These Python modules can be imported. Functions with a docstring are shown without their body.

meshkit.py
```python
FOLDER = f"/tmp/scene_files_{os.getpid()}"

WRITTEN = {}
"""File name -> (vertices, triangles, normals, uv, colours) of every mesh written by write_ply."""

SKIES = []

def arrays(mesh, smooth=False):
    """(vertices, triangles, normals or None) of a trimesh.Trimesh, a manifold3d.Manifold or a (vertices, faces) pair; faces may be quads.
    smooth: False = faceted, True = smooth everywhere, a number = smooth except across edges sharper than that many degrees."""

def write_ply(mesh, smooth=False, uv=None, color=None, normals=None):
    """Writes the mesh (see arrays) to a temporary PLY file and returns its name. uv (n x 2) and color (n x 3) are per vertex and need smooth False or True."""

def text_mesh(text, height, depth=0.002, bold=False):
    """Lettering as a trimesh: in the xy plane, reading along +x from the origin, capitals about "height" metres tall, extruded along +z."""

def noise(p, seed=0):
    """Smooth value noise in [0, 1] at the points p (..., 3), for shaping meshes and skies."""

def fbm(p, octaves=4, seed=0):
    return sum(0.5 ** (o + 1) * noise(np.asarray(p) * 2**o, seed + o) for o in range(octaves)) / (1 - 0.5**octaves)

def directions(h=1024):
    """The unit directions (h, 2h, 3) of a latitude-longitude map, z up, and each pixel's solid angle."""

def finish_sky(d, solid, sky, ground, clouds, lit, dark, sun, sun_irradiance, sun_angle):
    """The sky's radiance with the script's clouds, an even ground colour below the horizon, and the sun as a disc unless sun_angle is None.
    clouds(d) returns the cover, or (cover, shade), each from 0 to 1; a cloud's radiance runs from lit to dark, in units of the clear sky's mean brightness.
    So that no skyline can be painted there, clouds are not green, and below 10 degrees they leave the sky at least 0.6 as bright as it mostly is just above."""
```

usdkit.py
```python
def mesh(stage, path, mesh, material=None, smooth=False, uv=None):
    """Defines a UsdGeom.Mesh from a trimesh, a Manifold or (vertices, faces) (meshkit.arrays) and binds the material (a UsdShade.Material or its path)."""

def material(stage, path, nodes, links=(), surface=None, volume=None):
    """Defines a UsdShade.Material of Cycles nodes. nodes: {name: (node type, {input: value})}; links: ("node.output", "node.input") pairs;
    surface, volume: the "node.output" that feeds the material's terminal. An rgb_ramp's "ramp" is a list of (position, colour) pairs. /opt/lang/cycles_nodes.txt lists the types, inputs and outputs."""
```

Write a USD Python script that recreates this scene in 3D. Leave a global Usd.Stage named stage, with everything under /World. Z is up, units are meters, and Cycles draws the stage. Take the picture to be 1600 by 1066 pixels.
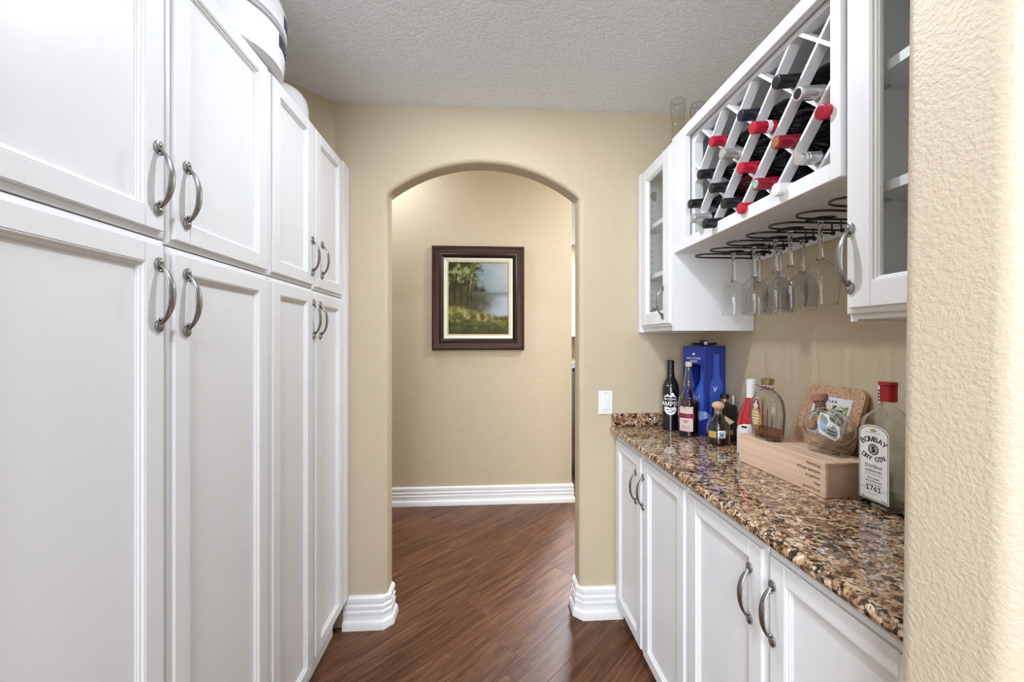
import math, random
import numpy as np, trimesh, usdkit, meshkit
from shapely.geometry import Polygon, box as sbox, LineString, Point
from shapely.ops import unary_union
from pxr import Usd, UsdGeom, UsdLux, Gf, Sdf, Vt, UsdShade

random.seed(7)
rng = np.random.default_rng(7)
stage = Usd.Stage.CreateInMemory()
UsdGeom.SetStageUpAxis(stage, 'Z')
UsdGeom.SetStageMetersPerUnit(stage, 1.0)
UsdGeom.Xform.Define(stage, '/World')

# ------------------------------------------------------------------ camera, lights, exposure
CAM_Z, YAW, FPX = 1.3315, 0.065, 640.0
cam = UsdGeom.Camera.Define(stage, '/World/camera')
cam.AddTranslateOp().Set(Gf.Vec3d(0, 0, CAM_Z))
cam.AddRotateXYZOp().Set(Gf.Vec3f(90, 0, -math.degrees(YAW)))
cam.CreateHorizontalApertureAttr(36.0)
cam.CreateFocalLengthAttr(36.0 * FPX / 1600.0)
cam.CreateClippingRangeAttr(Gf.Vec2f(0.03, 200))
cam.CreateExposureAttr(-1.83)

dome = UsdLux.DomeLight.Define(stage, '/World/sky_light')
dome.CreateIntensityAttr(1.0)
dome.CreateColorAttr(Gf.Vec3f(0.80, 0.90, 1.0))


def disk_light(name, loc, radius, power, color, rot=(0, 0, 0)):
    l = UsdLux.DiskLight.Define(stage, '/World/' + name)
    l.AddTranslateOp().Set(Gf.Vec3d(*loc)); l.AddRotateXYZOp().Set(Gf.Vec3f(*rot))
    l.CreateRadiusAttr(radius); l.CreateIntensityAttr(power); l.CreateColorAttr(Gf.Vec3f(*color))
    l.CreateNormalizeAttr(True)
    return l


def rect_light(name, loc, w, h, power, color, rot):
    l = UsdLux.RectLight.Define(stage, '/World/' + name)
    l.AddTranslateOp().Set(Gf.Vec3d(*loc)); l.AddRotateXYZOp().Set(Gf.Vec3f(*rot))
    l.CreateWidthAttr(w); l.CreateHeightAttr(h); l.CreateIntensityAttr(power); l.CreateColorAttr(Gf.Vec3f(*color))
    l.CreateNormalizeAttr(True)
    return l


COOL, NEUT, WARM = (0.91, 1.0, 1.14), (0.93, 1.0, 1.12), (1.0, 0.97, 0.93)
bulb = UsdLux.SphereLight.Define(stage, '/World/pantry_bulb_light')  # globe lamp out of view, placed to light the ceiling and nearer doors
bulb.AddTranslateOp().Set(Gf.Vec3d(0.06, 0.50, 2.335))
bulb.CreateRadiusAttr(0.07); bulb.CreateIntensityAttr(2.4); bulb.CreateNormalizeAttr(True); bulb.CreateColorAttr(Gf.Vec3f(*NEUT))
disk_light('pantry_downlight', (0.05, 1.22, 2.43), 0.04, 14, NEUT)
disk_light('front_downlight', (-0.15, -1.0, 2.425), 0.30, 60, NEUT)  # added fill lamp behind the camera
disk_light('hall_downlight', (-0.85, 2.90, 2.93), 0.06, 17, NEUT)
disk_light('hall_downlight_far', (1.5, 2.35, 2.93), 0.20, 60, NEUT)  # added soft fill for the hall wall
disk_light('kitchen_downlight', (1.5, 5.2, 2.92), 0.30, 320, COOL)  # lamp out of view, lights the kitchen strip and the hall
rect_light('window_daylight', (-1.1, -3.30, 1.35), 2.6, 1.9, 150, COOL, (90, 0, 0))  # added fill panel behind the camera, set left to brighten the right side

# ------------------------------------------------------------------ helpers
used = {}


def numbered(parent, name):
    k = (parent, name)
    n = used.get(k, 0); used[k] = n + 1
    return name if n == 0 else f'{name}_{n:03d}'


LOC = {}


def setdata(p, **kw):
    for k, v in kw.items():
        if v is not None:
            p.SetCustomDataByKey(k, v)
    return p


def thing(name, label, cat, loc=(0, 0, 0), group=None, kind=None):
    path = '/World/' + numbered('/World', name)
    x = UsdGeom.Xform.Define(stage, path)
    x.AddTranslateOp().Set(Gf.Vec3d(*loc))
    LOC[path] = np.array(loc, float)
    setdata(x.GetPrim(), label=label, category=cat, group=group, kind=kind)
    return path


def part(parent, name, mesh, mat, smooth=False, label=None, kind=None):
    """A mesh given in world coordinates becomes a child of a thing or of a part (parts have no transform of their own)."""
    path = parent + '/' + numbered(parent, name)
    off = LOC.get(parent, np.zeros(3)); LOC[path] = off
    v, f = (np.array(mesh.vertices), np.array(mesh.faces)) if hasattr(mesh, 'vertices') else mesh
    m = usdkit.mesh(stage, path, (np.asarray(v) - off, f), M[mat], smooth=smooth)
    setdata(m.GetPrim(), label=label, kind=kind)
    return path


def solo(name, mesh, mat, label, cat, smooth=False, group=None, kind=None):
    path = '/World/' + numbered('/World', name)
    LOC[path] = np.zeros(3)
    m = usdkit.mesh(stage, path, mesh, M[mat], smooth=smooth)
    setdata(m.GetPrim(), label=label, category=cat, group=group, kind=kind)
    return path


def copy_of(src, name, label, loc, group=None, cat=None, rotz=0):
    path = '/World/' + numbered('/World', name)
    x = UsdGeom.Xform.Define(stage, path)
    p = x.GetPrim()
    p.GetReferences().AddInternalReference(Sdf.Path(src))
    x.ClearXformOpOrder()
    x.AddTranslateOp().Set(Gf.Vec3d(*loc))
    if rotz:
        x.AddRotateZOp().Set(rotz)
    p.SetInstanceable(True)
    setdata(p, label=label, group=group, category=cat)
    return path


def cat(*ms):
    out = []
    for m in ms:
        out += m if isinstance(m, list) else [m]
    return trimesh.util.concatenate(out)


def bx(x0, x1, y0, y1, z0, z1):
    m = trimesh.creation.box([abs(x1 - x0), abs(y1 - y0), abs(z1 - z0)])
    m.apply_translation([(x0 + x1) / 2, (y0 + y1) / 2, (z0 + z1) / 2])
    return m


def cbx(x0, x1, y0, y1, z0, z1, c=0.002):
    """Box with chamfered edges."""
    x0, x1 = sorted((x0, x1)); y0, y1 = sorted((y0, y1)); z0, z1 = sorted((z0, z1))
    c = min(c, (x1 - x0) * .45, (y1 - y0) * .45, (z1 - z0) * .45)
    pts = []
    for x, sx in ((x0, 1), (x1, -1)):
        for y, sy in ((y0, 1), (y1, -1)):
            for z, sz in ((z0, 1), (z1, -1)):
                pts += [(x, y + sy * c, z + sz * c), (x + sx * c, y, z + sz * c), (x + sx * c, y + sy * c, z)]
    return trimesh.convex.convex_hull(np.array(pts))


def lathe(prof, n=32, center=(0, 0, 0), close=False):
    """prof: (r, z) from bottom to top; r = 0 ends are closed to the axis."""
    prof = np.array(prof, float)
    a = np.linspace(0, 2 * np.pi, n, endpoint=False)
    V = np.stack([prof[:, 0][:, None] * np.cos(a), prof[:, 0][:, None] * np.sin(a), np.repeat(prof[:, 1][:, None], n, 1)], -1)
    k = len(prof); F = []
    for i in range(k - 1 + (1 if close else 0)):
        i2 = (i + 1) % k
        for j in range(n):
            j2 = (j + 1) % n
            F += [(i * n + j, i * n + j2, i2 * n + j2), (i * n + j, i2 * n + j2, i2 * n + j)]
    m = trimesh.Trimesh(V.reshape(-1, 3), F, process=False)
    m.merge_vertices(); m.update_faces(m.nondegenerate_faces())
    m.apply_translation(center)
    return m


def loft(rings, cap=True, closed=False):
    R = np.array(rings, float); k, n, _ = R.shape
    F = []
    for i in range(k - 1 + (1 if closed else 0)):
        i2 = (i + 1) % k
        for j in range(n):
            j2 = (j + 1) % n
            F += [(i * n + j, i * n + j2, i2 * n + j2), (i * n + j, i2 * n + j2, i2 * n + j)]
    V = R.reshape(-1, 3)
    if cap and not closed:
        c0, c1 = R[0].mean(0), R[-1].mean(0)
        V = np.vstack([V, c0, c1]); a, b = k * n, k * n + 1
        for j in range(n):
            j2 = (j + 1) % n
            F += [(a, j2, j), (b, (k - 1) * n + j, (k - 1) * n + j2)]
    m = trimesh.Trimesh(V, F, process=False)
    if m.volume < 0:
        m.invert()
    return m


def superring(cx, cy, z, rx, ry, p=2.0, n=40):
    t = np.linspace(0, 2 * np.pi, n, endpoint=False)
    c, s = np.cos(t), np.sin(t)
    return np.stack([cx + rx * np.sign(c) * np.abs(c) ** (2 / p), cy + ry * np.sign(s) * np.abs(s) ** (2 / p), np.full(n, z)], -1)


def tube(path, r, n=10, cap=True):
    P = np.array(path, float)
    rr = np.broadcast_to(r, (len(P),))
    T = np.gradient(P, axis=0); T /= np.linalg.norm(T, axis=1, keepdims=True)
    up = np.array([0, 0, 1.0]) if abs(T[0][2]) < .9 else np.array([1.0, 0, 0])
    a = np.linspace(0, 2 * np.pi, n, endpoint=False); rings = []
    A = np.cross(T[0], up); A /= np.linalg.norm(A)
    for i in range(len(P)):
        A = A - T[i] * (A @ T[i]); A /= np.linalg.norm(A)
        B = np.cross(T[i], A)
        rings.append(P[i] + rr[i] * (np.cos(a)[:, None] * A + np.sin(a)[:, None] * B))
    return loft(rings, cap)


def xf(mesh, mat4):
    m = mesh.copy(); m.apply_transform(np.array(mat4, float)); return m


def extr(poly, h, z0=0.0):
    """Extrude a shapely polygon along +z."""
    out = []
    for g in getattr(poly, 'geoms', [poly]):
        m = trimesh.creation.extrude_polygon(g, h, engine='earcut'); m.apply_translation([0, 0, z0]); out.append(m)
    return cat(out)


def frame_mat(o, a, b, h):
    """Local (a, b, h) axes to the world."""
    m = np.eye(4); m[:3, 0], m[:3, 1], m[:3, 2], m[:3, 3] = a, b, h, o
    return m


def sweep(path, prof, side, closed=False):
    """Mitred sweep of (offset, z) profile along a plan path; side +1 offsets to the left of travel."""
    P = np.array(path, float); n = len(P); rings = []
    for i in range(n):
        d0 = P[i] - P[i - 1] if (i > 0 or closed) else P[i + 1] - P[i]
        d1 = P[(i + 1) % n] - P[i] if (i < n - 1 or closed) else d0
        d0, d1 = d0 / np.linalg.norm(d0), d1 / np.linalg.norm(d1)
        n0, n1 = np.array([-d0[1], d0[0]]) * side, np.array([-d1[1], d1[0]]) * side
        mi = (n0 + n1); mi /= max(mi @ n0, 1e-6) if True else 1
        rings.append([(P[i][0] + mi[0] * o, P[i][1] + mi[1] * o, z) for o, z in prof])
    return loft(rings, cap=not closed, closed=closed)


def text(s, height, o, a, b, h, depth=0.0004, bold=False, align='c', stretch=1.0):
    """Flat lettering: baseline origin o, reading along a, up along b, facing h."""
    m = meshkit.text_mesh(s, height, depth, bold)
    w = m.bounds[1][0] - m.bounds[0][0]
    m.apply_translation([-m.bounds[0][0] - (w / 2 if align == 'c' else w if align == 'r' else 0), 0, 0])
    m.apply_scale([stretch, 1, 1])
    return xf(m, frame_mat(o, a, b, h))


# ------------------------------------------------------------------ materials
M = {}


def mat(name, nodes, links=(), surface='p.BSDF', volume=None):
    M[name] = usdkit.material(stage, '/World/Looks/' + name, nodes, links, surface=surface, volume=volume)


def plain(name, color, rough=0.5, metal=0.0, coat=0.0, spec=0.5, extra=None):
    d = {'base_color': color, 'roughness': rough, 'metallic': metal, 'coat_weight': coat, 'specular_ior_level': spec}
    d.update(extra or {})
    mat(name, {'p': ('principled_bsdf', d)})


def bumpy(name, c1, c2, scale, dist, rough, strength=0.6, detail=3.0, ramp=(0.35, 0.7)):
    """Painted plaster with a sprayed texture in relief."""
    mat(name, {'g': ('geometry', {}), 'n': ('noise_texture', {'scale': scale, 'detail': detail, 'roughness': 0.55}),
               'r': ('map_range', {'range_type': 'smoothstep', 'from_min': ramp[0], 'from_max': ramp[1], 'clamp': True}),
               'b': ('bump', {'strength': strength, 'distance': dist}),
               'n2': ('noise_texture', {'scale': 1.3, 'detail': 2.0}),
               'c': ('mix_color', {'a': c1, 'b': c2}),
               'p': ('principled_bsdf', {'roughness': rough, 'specular_ior_level': 0.4})},
        [('g.position', 'n.vector'), ('g.position', 'n2.vector'), ('n.fac', 'r.value'), ('r.result', 'b.height'), ('b.normal', 'p.normal'),
         ('n2.fac', 'c.fac'), ('c.result', 'p.base_color')])


bumpy('wall_paint', (0.545, 0.450, 0.305), (0.565, 0.468, 0.322), 150, 0.0016, 0.55, strength=0.35)
bumpy('ceiling_paint', (0.85, 0.875, 0.885), (0.87, 0.89, 0.90), 85, 0.004, 0.7, strength=0.55, ramp=(0.4, 0.62))
mat('cabinet_paint', {'tc': ('geometry', {}), 'm': ('mapping', {'scale': (14, 14, 1.2)}), 'n': ('noise_texture', {'scale': 3.0, 'detail': 3}),
                      'c': ('mix_color', {'a': (0.785, 0.79, 0.79), 'b': (0.80, 0.805, 0.805)}), 'b': ('bump', {'strength': 0.02, 'distance': 0.001}),
                      'p': ('principled_bsdf', {'roughness': 0.38})},
    [('tc.position', 'm.vector'), ('m.vector', 'n.vector'), ('n.fac', 'c.fac'), ('c.result', 'p.base_color'), ('n.fac', 'b.height'), ('b.normal', 'p.normal')])
plain('trim_paint', (0.84, 0.84, 0.83), 0.35)
plain('white_plastic', (0.82, 0.82, 0.80), 0.35)
plain('white_gloss', (0.85, 0.85, 0.84), 0.15)
plain('grey_plastic', (0.45, 0.45, 0.46), 0.4)
plain('navy_plastic', (0.01, 0.025, 0.09), 0.3)
plain('red_dot', (0.5, 0.02, 0.02), 0.4)
plain('black_wire', (0.012, 0.012, 0.013), 0.35)
plain('hole_dark', (0.02, 0.02, 0.02), 0.8)
plain('steel', (0.55, 0.55, 0.55), 0.3, 1.0)
mat('pewter', {'g': ('geometry', {}), 'n': ('noise_texture', {'scale': 140, 'detail': 3}), 'r': ('map_range', {'to_min': 0.22, 'to_max': 0.42}),
               'p': ('principled_bsdf', {'base_color': (0.33, 0.325, 0.315), 'metallic': 1.0})},
    [('g.position', 'n.vector'), ('n.fac', 'r.value'), ('r.result', 'p.roughness')])
# floor planks: local x runs along the board
mat('plank_wood', {'tc': ('texture_coordinate', {}), 'oi': ('object_info', {}), 'sh': ('math', {'math_type': 'multiply', 'value2': 37.0}), 'cx': ('combine_xyz', {}),
                   'ad': ('vector_math', {'math_type': 'add'}), 'm': ('mapping', {'scale': (1.1, 17, 1)}),
                   'n': ('noise_texture', {'scale': 3.0, 'detail': 8, 'roughness': 0.62, 'distortion': 0.9}),
                   'm2': ('mapping', {'scale': (5, 140, 1)}), 'n2': ('noise_texture', {'scale': 2.0, 'detail': 4, 'roughness': 0.7}),
                   'rp': ('rgb_ramp', {'ramp': [(0.22, (0.050, 0.022, 0.011)), (0.40, (0.100, 0.043, 0.019)), (0.55, (0.165, 0.073, 0.034)), (0.68, (0.215, 0.105, 0.053)), (0.85, (0.27, 0.15, 0.085))]}),
                   'mx': ('mix_color', {'blend_type': 'multiply', 'fac': 0.75}), 'r2': ('rgb_ramp', {'ramp': [(0.3, (0.55, 0.5, 0.48)), (0.6, (1.0, 1.0, 1.0))]}),
                   'vr': ('map_range', {'to_min': 0.85, 'to_max': 1.16}), 'hs': ('hsv', {'saturation': 1.0}),
                   'b': ('bump', {'strength': 0.25, 'distance': 0.0012}), 'rr': ('map_range', {'to_min': 0.34, 'to_max': 0.5}),
                   'p': ('principled_bsdf', {'specular_ior_level': 0.28})},
    [('oi.random', 'sh.value1'), ('sh.value', 'cx.x'), ('sh.value', 'cx.y'), ('tc.object', 'ad.vector1'), ('cx.vector', 'ad.vector2'), ('ad.vector', 'm.vector'), ('m.vector', 'n.vector'),
     ('ad.vector', 'm2.vector'), ('m2.vector', 'n2.vector'), ('n.fac', 'rp.fac'), ('n2.fac', 'r2.fac'), ('rp.color', 'mx.a'), ('r2.color', 'mx.b'), ('oi.random', 'vr.value'),
     ('vr.result', 'hs.value'), ('mx.result', 'hs.color'), ('hs.color', 'p.base_color'), ('n2.fac', 'b.height'), ('b.normal', 'p.normal'), ('n2.fac', 'rr.value'), ('rr.result', 'p.roughness')])
plain('floor_base', (0.10, 0.05, 0.028), 0.5)
# granite
mat('granite', {'g': ('geometry', {}), 'nd': ('noise_texture', {'scale': 28, 'detail': 3}), 'dm': ('mix_vector', {'fac': 0.035, 'use_clamp': False}),
                'v1': ('voronoi_texture', {'scale': 105.0, 'randomness': 1.0}), 's1': ('separate_color', {}),
                'r1': ('rgb_ramp', {'interpolate': False, 'ramp': [(0.0, (0.02, 0.014, 0.012)), (0.08, (0.09, 0.055, 0.035)), (0.17, (0.24, 0.135, 0.07)), (0.32, (0.42, 0.25, 0.125)), (0.50, (0.56, 0.37, 0.21)), (0.70, (0.66, 0.49, 0.33)), (0.85, (0.40, 0.33, 0.28)), (0.92, (0.78, 0.66, 0.53))]}),
                'v2': ('voronoi_texture', {'scale': 230.0}), 's2': ('separate_color', {}),
                'r2': ('rgb_ramp', {'interpolate': False, 'ramp': [(0.0, (0.04, 0.03, 0.026)), (0.14, (0.25, 0.16, 0.10)), (0.25, (0.8, 0.76, 0.72)), (0.6, (1.0, 1.0, 1.0))]}),
                'mx': ('mix_color', {'blend_type': 'multiply', 'fac': 0.85}),
                'n3': ('noise_texture', {'scale': 34, 'detail': 4, 'roughness': 0.65}), 'r3': ('rgb_ramp', {'ramp': [(0.36, (0.16, 0.13, 0.12)), (0.44, (1, 1, 1))]}),
                'mx2': ('mix_color', {'blend_type': 'multiply', 'fac': 0.8}),
                'p': ('principled_bsdf', {'roughness': 0.07, 'specular_ior_level': 0.6, 'coat_weight': 0.3})},
    [('g.position', 'nd.vector'), ('g.position', 'dm.a'), ('nd.color', 'dm.b'), ('dm.result', 'v1.vector'), ('v1.color', 's1.color'), ('s1.r', 'r1.fac'),
     ('g.position', 'v2.vector'), ('v2.color', 's2.color'), ('s2.g', 'r2.fac'), ('r1.color', 'mx.a'), ('r2.color', 'mx.b'),
     ('g.position', 'n3.vector'), ('n3.fac', 'r3.fac'), ('mx.result', 'mx2.a'), ('r3.color', 'mx2.b'), ('mx2.result', 'p.base_color')])


def glassy(name, center, edge, gloss=1.0, rough=0.015, ior=1.45):
    """A glass wall: tinted see-through, darker where seen edge-on, with mirror reflections by Fresnel."""
    mat(name, {'lw': ('layer_weight', {'blend': 0.5}), 'rp': ('rgb_ramp', {'ramp': [(0.0, center), (0.62, center), (1.0, edge)]}),
               't': ('transparent_bsdf', {}), 'gl': ('glossy_bsdf', {'color': (gloss, gloss, gloss), 'roughness': rough}), 'fr': ('math', {'math_type': 'power', 'value2': 5.0}), 'f2': ('math', {'math_type': 'multiply_add', 'value2': 0.75, 'value3': 0.03}), 'mx': ('mix_closure', {})},
        [('lw.facing', 'rp.fac'), ('rp.color', 't.color'), ('lw.facing', 'fr.value1'), ('fr.value', 'f2.value1'), ('f2.value', 'mx.fac'), ('t.BSDF', 'mx.closure1'), ('gl.BSDF', 'mx.closure2')], surface='mx.closure')


glassy('pane_glass', (0.975, 0.985, 0.98), (0.9, 0.92, 0.91))
glassy('stem_glass', (0.96, 0.965, 0.965), (0.42, 0.44, 0.44))
for nm, c in (('solid_glass', (0.97, 0.98, 0.975)), ('green_tint_glass', (0.90, 0.96, 0.88))):
    mat(nm, {'p': ('glass_bsdf', {'color': c, 'roughness': 0.0, 'IOR': 1.48})})
glassy('clear_glass', (0.90, 0.91, 0.905), (0.22, 0.25, 0.24))
glassy('green_glass', (0.90, 0.93, 0.86), (0.28, 0.36, 0.25))
glassy('amber_liquid', (0.80, 0.48, 0.16), (0.45, 0.16, 0.03), gloss=0.5)
glassy('dark_amber_liquid', (0.42, 0.10, 0.045), (0.12, 0.02, 0.01), gloss=0.5)
glassy('blue_glass', (0.45, 0.58, 0.92), (0.10, 0.18, 0.55))
plain('black_glass', (0.006, 0.006, 0.007), 0.06, 0, 0.5)
plain('wine_red_glass', (0.07, 0.008, 0.006), 0.08, 0, 0.5)
plain('olive_glass', (0.012, 0.016, 0.008), 0.07, 0, 0.5)
plain('red_glass', (0.42, 0.006, 0.022), 0.12, 0, 0.5)
for nm, c, r, me in (('foil_red', (0.52, 0.012, 0.04), .28, .25), ('foil_dark_red', (0.30, 0.014, 0.03), .28, .25), ('foil_black', (0.012, 0.012, 0.013), .32, .1),
                     ('foil_silver', (0.62, 0.61, 0.59), .3, .7), ('foil_white', (0.80, 0.79, 0.77), .35, 0), ('foil_teal', (0.25, 0.50, 0.42), .35, .1),
                     ('foil_gold', (0.50, 0.36, 0.12), .3, .8), ('foil_bronze', (0.40, 0.17, 0.07), .35, .3), ('foil_navy', (0.015, 0.016, 0.03), .3, .1),
                     ('cap_gold', (0.30, 0.25, 0.10), .35, .6), ('cap_red', (0.36, 0.006, 0.012), .3, 0), ('cap_cream', (0.72, 0.66, 0.50), .4, 0), ('cap_black', (0.01, 0.01, 0.01), .35, 0),
                     ('label_white', (0.80, 0.79, 0.77), .5, 0), ('label_cream', (0.70, 0.55, 0.45), .5, 0), ('label_pink', (0.72, 0.55, 0.49), .5, 0), ('label_maroon', (0.22, 0.015, 0.045), .5, 0),
                     ('label_gold', (0.55, 0.40, 0.09), .4, .2), ('label_grey', (0.35, 0.36, 0.36), .5, 0), ('ink_black', (0.012, 0.012, 0.014), .5, 0), ('ink_brown', (0.14, 0.06, 0.045), .5, 0), ('ink_purple', (0.13, 0.04, 0.09), .5, 0),
                     ('ink_blue', (0.06, 0.14, 0.30), .5, 0), ('ink_white', (0.85, 0.85, 0.86), .5, 0), ('ink_gold', (0.45, 0.30, 0.10), .4, .3), ('box_blue', (0.022, 0.045, 0.33), .32, 0),
                     ('box_blue_light', (0.055, 0.155, 0.72), .3, 0), ('box_blue_pale', (0.34, 0.48, 0.90), .3, 0), ('ribbon_navy', (0.012, 0.016, 0.05), .45, 0), ('cord_purple', (0.22, 0.015, 0.09), .6, 0), ('tag_beige', (0.50, 0.40, 0.27), .6, 0),
                     ('cork_plain', (0.62, 0.40, 0.25), .8, 0), ('cork_rose', (0.36, 0.18, 0.12), .7, 0), ('dark_wood', (0.030, 0.012, 0.008), .35, 0), ('dark_stone', (0.02, 0.02, 0.022), .2, 0),
                     ('liner_cream', (0.78, 0.74, 0.64), .5, 0), ('liner_gilt', (0.62, 0.52, 0.30), .4, .3), ('tile_paint', (0.6, 0.45, 0.3), .6, 0)):
    plain(nm, c, r, me)
mat('walnut_frame', {'g': ('geometry', {}), 'm': ('mapping', {'scale': (30, 30, 30)}), 'n': ('noise_texture', {'scale': 1.2, 'detail': 5}), 'c': ('mix_color', {'a': (0.022, 0.008, 0.004), 'b': (0.060, 0.022, 0.010)}),
                     'p': ('principled_bsdf', {'roughness': 0.4, 'coat_weight': 0.0, 'specular_ior_level': 0.3})}, [('g.position', 'm.vector'), ('m.vector', 'n.vector'), ('n.fac', 'c.fac'), ('c.result', 'p.base_color')])
plain('frame_black', (0.010, 0.006, 0.005), 0.35)
mat('pine', {'g': ('geometry', {}), 'm': ('mapping', {'scale': (40, 2.5, 70)}), 'n': ('noise_texture', {'scale': 1.0, 'detail': 4, 'distortion': 0.6}), 'r': ('rgb_ramp', {'ramp': [(0.3, (0.66, 0.45, 0.30)), (0.6, (0.78, 0.57, 0.40)), (0.8, (0.82, 0.62, 0.46))]}),
             'p': ('principled_bsdf', {'roughness': 0.55})}, [('g.position', 'm.vector'), ('m.vector', 'n.vector'), ('n.fac', 'r.fac'), ('r.color', 'p.base_color')])
mat('pine_end', {'g': ('geometry', {}), 'm': ('mapping', {'scale': (4, 40, 60)}), 'n': ('noise_texture', {'scale': 1.0, 'detail': 4, 'distortion': 0.6}), 'r': ('rgb_ramp', {'ramp': [(0.3, (0.44, 0.29, 0.19)), (0.7, (0.60, 0.42, 0.29))]}),
                 'p': ('principled_bsdf', {'roughness': 0.55})}, [('g.position', 'm.vector'), ('m.vector', 'n.vector'), ('n.fac', 'r.fac'), ('r.color', 'p.base_color')])
mat('cork', {'g': ('geometry', {}), 'v': ('voronoi_texture', {'scale': 420}), 's': ('separate_color', {}), 'r': ('rgb_ramp', {'ramp': [(0.0, (0.20, 0.10, 0.05)), (0.3, (0.42, 0.24, 0.13)), (0.7, (0.56, 0.34, 0.20)), (1.0, (0.62, 0.42, 0.27))]}),
             'b': ('bump', {'strength': 0.4, 'distance': 0.001}), 'p': ('principled_bsdf', {'roughness': 0.8})},
    [('g.position', 'v.vector'), ('v.color', 's.color'), ('s.r', 'r.fac'), ('r.color', 'p.base_color'), ('v.distance', 'b.height'), ('b.normal', 'p.normal')])
mat('oil_paint', {'a': ('attribute', {'attribute': 'paint'}), 'g': ('geometry', {}), 'n': ('noise_texture', {'scale': 260, 'detail': 3}), 'b': ('bump', {'strength': 0.3, 'distance': 0.001}), 'p': ('principled_bsdf', {'roughness': 0.6, 'specular_ior_level': 0.2})},
    [('a.color', 'p.base_color'), ('g.position', 'n.vector'), ('n.fac', 'b.height'), ('b.normal', 'p.normal')])
mat('lamp_lens', {'e': ('emission', {'color': (1, 0.96, 0.9), 'strength': 6.0})}, surface='e.emission')


def paint_mesh(path, V, F, colors, material):
    m = usdkit.mesh(stage, path, (V, F), M[material])
    UsdGeom.PrimvarsAPI(m).CreatePrimvar('paint', Sdf.ValueTypeNames.Color3fArray, 'vertex').Set(Vt.Vec3fArray.FromNumpy(np.asarray(colors, np.float32)))
    return m


def grid_patch(o, a, b, nu, nv):
    u, v = np.meshgrid(np.linspace(0, 1, nu), np.linspace(0, 1, nv))
    V = np.array(o) + u.reshape(-1, 1) * np.array(a) + v.reshape(-1, 1) * np.array(b)
    i, j = np.meshgrid(np.arange(nv - 1), np.arange(nu - 1), indexing='ij')
    q = (i * nu + j).ravel()
    return V, np.vstack([np.stack([q, q + 1, q + nu + 1], 1), np.stack([q, q + nu + 1, q + nu], 1)]), u.ravel(), v.ravel()


# ------------------------------------------------------------------ layout constants
XL, XR, XU, XC = -0.628, 0.622, 0.740, 0.600        # fronts: tall cabinets, base doors, upper doors, counter edge
YB, YH, YF, CEIL = 1.950, 2.065, 3.364, 2.440       # pantry end wall, its back face, hall wall, ceiling
XW, XLW = 1.070, -1.250                              # right wall, left wall
CT, CB, UTOP, UBOT, WBOT = 0.920, 0.888, 2.134, 1.372, 1.676
STUB_Y0, STUB_Y1, STUB_X = 0.388, 0.512, 0.548

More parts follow.
